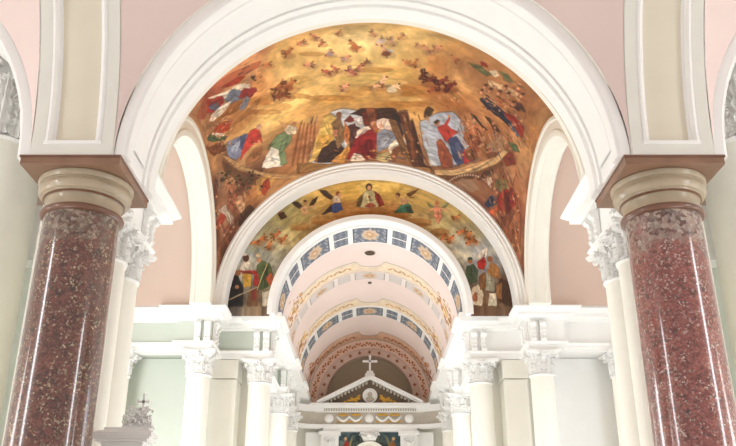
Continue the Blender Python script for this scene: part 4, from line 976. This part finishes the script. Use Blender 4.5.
# supporting blocks, painted spandrels, small arch with scrolled keystone, body below
zt = zf0 - .17
def pbox(mb, x0, x1, y0, y1, Y0_, Y1_): mb.box(XX(x0, y1), XX(x1, y1), Y0_, Y1_, Z(y1), Z(y0)); return mb
for x0, x1 in ((321, 338.5), (400.5, 417.5)):
    a, b = XX(x0, 438), XX(x1, 438)
    bl = MB().box(a, b, YA + .02, YA + .5, FL, zt).box(a - .05, b + .05, YA - .06, YA + .4, zt - .10, zt).build('pier', M['white'], t)
    c = (a + b) / 2; mb = MB().box(a + .08, b - .08, YA - .01, YA + .1, zt - .42, zt - .16)
    for s in (-1, 1): mb.tube([(c + s * (.08 + .045 * math.cos(q * .7)), YA - .02, zt - .22 + .045 * math.sin(q * .7)) for q in range(12)], .014, 6)
    mb.ball((c, YA - .02, zt - .3), .05, 1.2, .6, 1, 6); mb.build('carved_block', M['cap'], bl)
a, b = XX(338.5, 438), XX(400.5, 438)
n_, m_ = 90, 60
xg, zg = np.meshgrid(np.linspace(a, b, n_), np.linspace(zt - 1.2, zt, m_))
pc = Canvas(m_, n_, lambda u, v: (u * (n_ - 1), (1 - v) * (m_ - 1))); pc.bg([(.1, .1, (52, 70, 74)), (.9, .1, (52, 70, 74)), (.5, .3, (70, 80, 70)), (.1, .6, (60, 50, 44)), (.9, .6, (60, 56, 44))], .05, 3, .2)
for s in (0, 1):
    X_ = lambda u: u if s == 0 else 1 - u
    pc.poly((150, 44, 36) if s == 0 else (150, 96, 50), [(X_(.04), .5), (X_(.08), .25), (X_(.14), .16), (X_(.18), .3), (X_(.16), .55)]); pc.disc((206, 160, 110), X_(.11), .14, .025, .04)
    pc.poly((176, 160, 96), [(X_(.16), .3), (X_(.22), .06), (X_(.24), .08), (X_(.18), .36)], .8); pc.poly((96, 116, 110), [(X_(.2), .1), (X_(.28), .04), (X_(.26), .16)], .7)
painted('painted_spandrel', xg, np.full_like(xg, YA + .2), zg, pc.lin(), M['fresco'], parent=t)
xm = (a + b) / 2; rad = .5 * (XX(388, 446) - XX(350, 446)); zcen = Z(441) - rad
ar = MB().rev('Y', [(YA + .02, rad), (YA + .02, rad - .03), (YA + .05, rad - .04), (YA + .05, rad - .11), (YA + .03, rad - .12), (YA + .03, rad - .16), (YA + .3, rad - .16), (YA + .3, rad)], xm, zcen, 0, PI, 40, .8, True).build('niche_arch', M['cream'], t)
MB().box(xm - rad, xm + rad, YA + .21, YA + .3, zcen - .8, zcen).rev('Y', [(YA + .21, .01), (YA + .21, rad - .1)], xm, zcen, 0, PI, 32).build('niche_back', M['white'], ar)
mb = MB().prism([(xm - .16, zt - .24), (xm + .16, zt - .24), (xm + .26, zt), (xm - .26, zt)], 'Y', YA - .04, YA + .2)
for s in (-1, 1): mb.tube([(xm + s * (.17 + (.09 - .006 * q) * math.cos(q * .6)), YA - .06, zt - .12 + (.09 - .006 * q) * math.sin(q * .6)) for q in range(13)], .026, 7)
mb.ball((xm, YA - .06, zt - .1), .08, 1, .6, 1, 8); mb.build('keystone', M['cap'], ar)
MB().box(-1.7, 1.7, YA + .25, YA + .6, FL, zt).build('altar_body', M['white'], t)

# ------------------------------------------------------------------ gabled shrine beside the near left pier
YS = 7.44
def SX(px, py): return U(px, py, YS)[0]
def SZ(py): return U(120, py, YS)[1]
xl, xr = SX(89, 440), SX(150.5, 440); zc_ = SZ(434); xm = (xl + xr) / 2
t = thing('shrine', 'small white gabled shrine with cross on top beside the near left pier', 'shrine', (xm, YS + .25, FL))
d0, d1 = YS, YS + .27
MB().box(xl + .09, xr - .09, d0 + .08, d1, FL, zc_ - .05).build('body', M['white'], t)
mb = MB().box(xl + .04, xr - .04, d0 + .035, d1, zc_ - .06, zc_ - .035).box(xl + .02, xr - .02, d0 + .015, d1, zc_ - .035, zc_ - .015).box(xl, xr, d0, d1, zc_ - .015, zc_ + .02)
cn = mb.build('cornice', M['white'], t)
zr0 = SZ(437.5); zr1 = SZ(429); a = SX(103, 430); b = SX(144, 430); rise = zr1 - zr0
mb = MB(); B4 = [(xl, d0), (xr, d0), (xr, d1), (xl, d1)]; T4 = [(a, d0 + .1), (b, d0 + .1), (b, d1), (a, d1)]
mb.add([(x, y, zc_ + .02) for x, y in B4] + [(x, y, zc_ + .06) for x, y in T4], [(0, 1, 5, 4), (1, 2, 6, 5), (2, 3, 7, 6), (3, 0, 4, 7), (4, 5, 6, 7), (0, 3, 2, 1)])
mb.box(a - .02, b + .02, d0 + .09, d1, zc_ + .055, zc_ + .075); rf = mb.build('roof', M['white'], t)
mb = MB(); R = random.Random(3); xc = SX(134, 420); K = .74; zb_ = zc_ + .07
for k in range(5):
    mb.prism([(xc + K * (-.20 + .035 * k), zb_ + K * .05 * k), (xc + K * (.20 - .035 * k), zb_ + K * .05 * k), (xc + K * (.17 - .035 * k), zb_ + K * (.06 + .05 * k)), (xc - K * (.17 - .035 * k), zb_ + K * (.06 + .05 * k))], 'Y', d0 + .11 + .008 * k, d0 + .22)
for s in (-1, 1):
    for ox, oz, rr in ((.07, .19, .07), (.15, .09, .06), (.06, .07, .05), (.12, .22, .035)):
        mb.tube([(xc + K * s * (ox + (rr - rr * .06 * q) * math.cos(q * .6 + 1)), d0 + .10, zb_ + K * (oz + (rr - rr * .06 * q) * math.sin(q * .6 + 1))) for q in range(12)], .011, 6)
    for q in range(9): mb.ball((xc + K * s * R.uniform(.02, .2), d0 + .10, zb_ + K * R.uniform(.02, .24)), R.uniform(.008, .016), 1, .8, 1, 5)
mb.build('crest', M['cap'], t, 40)
xk = xc + .03; z0 = zb_ + .1; z1 = SZ(391.5); za = z0 + (z1 - z0) * .68
mb = MB().box(xk - .011, xk + .011, d0 + .14, d0 + .162, z0, z1).box(xk - .05, xk + .05, d0 + .14, d0 + .162, za - .011, za + .011)
for dx, dz in ((-.05, 0), (.05, 0), (0, z1 - za)): mb.ball((xk + dx, d0 + .151, za + dz), .017, n=6)
mb.build('cross', M['white'], t)

# ------------------------------------------------------------------ light
W = bpy.data.worlds.new('world'); bpy.context.scene.world = W; W.use_nodes = True
W.node_tree.nodes['Background'].inputs[0].default_value = (1, .99, .975, 1); W.node_tree.nodes['Background'].inputs[1].default_value = .52
def area(name, loc, target, sx_, sy_, power, col=(1, .995, .985)):
    l = bpy.data.lights.new(name, 'AREA'); l.shape = 'RECTANGLE'; l.size = sx_; l.size_y = sy_; l.energy = power; l.color = col
    o = bpy.data.objects.new(name, l); C.objects.link(o); o.location = (loc[0], loc[1], loc[2] + ZC)
    d = np.array(target, float) - np.array(loc, float)
    from mathutils import Vector
    o.rotation_euler = Vector(d).to_track_quat('-Z', 'Y').to_euler(); return o
area('transept_window_light', (-4.7, 11.0, 1.4), (3.9, 13.9, 1.8), 1.9, 3.4, 170)
area('transept_window_light', (4.7, 11.3, 1.4), (-2.0, 12.0, 2.4), 1.9, 3.4, 18)
for sx in (-1, 1): area('aisle_fill', (sx * 7.9, 6.3, 2.0), (sx * 4.0, 8.4, 3.6), 1.0, 4.0, 80)  # added fill against the solid aisle wall, brightens the big columns
for sx in (-1, 1): area('aisle_shaft_fill', (sx * 4.6, 5.6, -1.2), (sx * 4.35, 8.3, 3.6), .8, .8, 42)  # unseen fill added near the floor to brighten the aisle shafts
area('altar_fill', (0, 20.2, 0.2), (0, 22.0, 4.6), 1.6, .8, 14)  # no known lamp here: fill added to brighten the altar end
for sx in (-1, 1): area('chancel_side_fill', (sx * 2.33, 16.05, 1.4), (0, 17.5, 3.2), 1.6, 2.6, 12)  # fill at the added side panes, brightening the chancel
area('crossing_fill', (0, 11.2, -1.3), (0, 11.2, 6), 3.0, 2.6, 112)  # added upward fill for the crossing, not a known fixture
area('chancel_fill', (0, 18.6, -1.3), (0, 19.5, 6), 2.0, 5.0, 52)  # made-up light from below that lifts the chancel vault
sc = bpy.context.scene
sc.view_settings.view_transform = 'Standard'; sc.view_settings.look = 'None'; sc.view_settings.gamma = 1; sc.view_settings.use_curve_mapping = False
sc.view_settings.exposure = 0.16
sc.cycles.use_denoising = True
sc.cycles.max_bounces = 8; sc.cycles.diffuse_bounces = 5
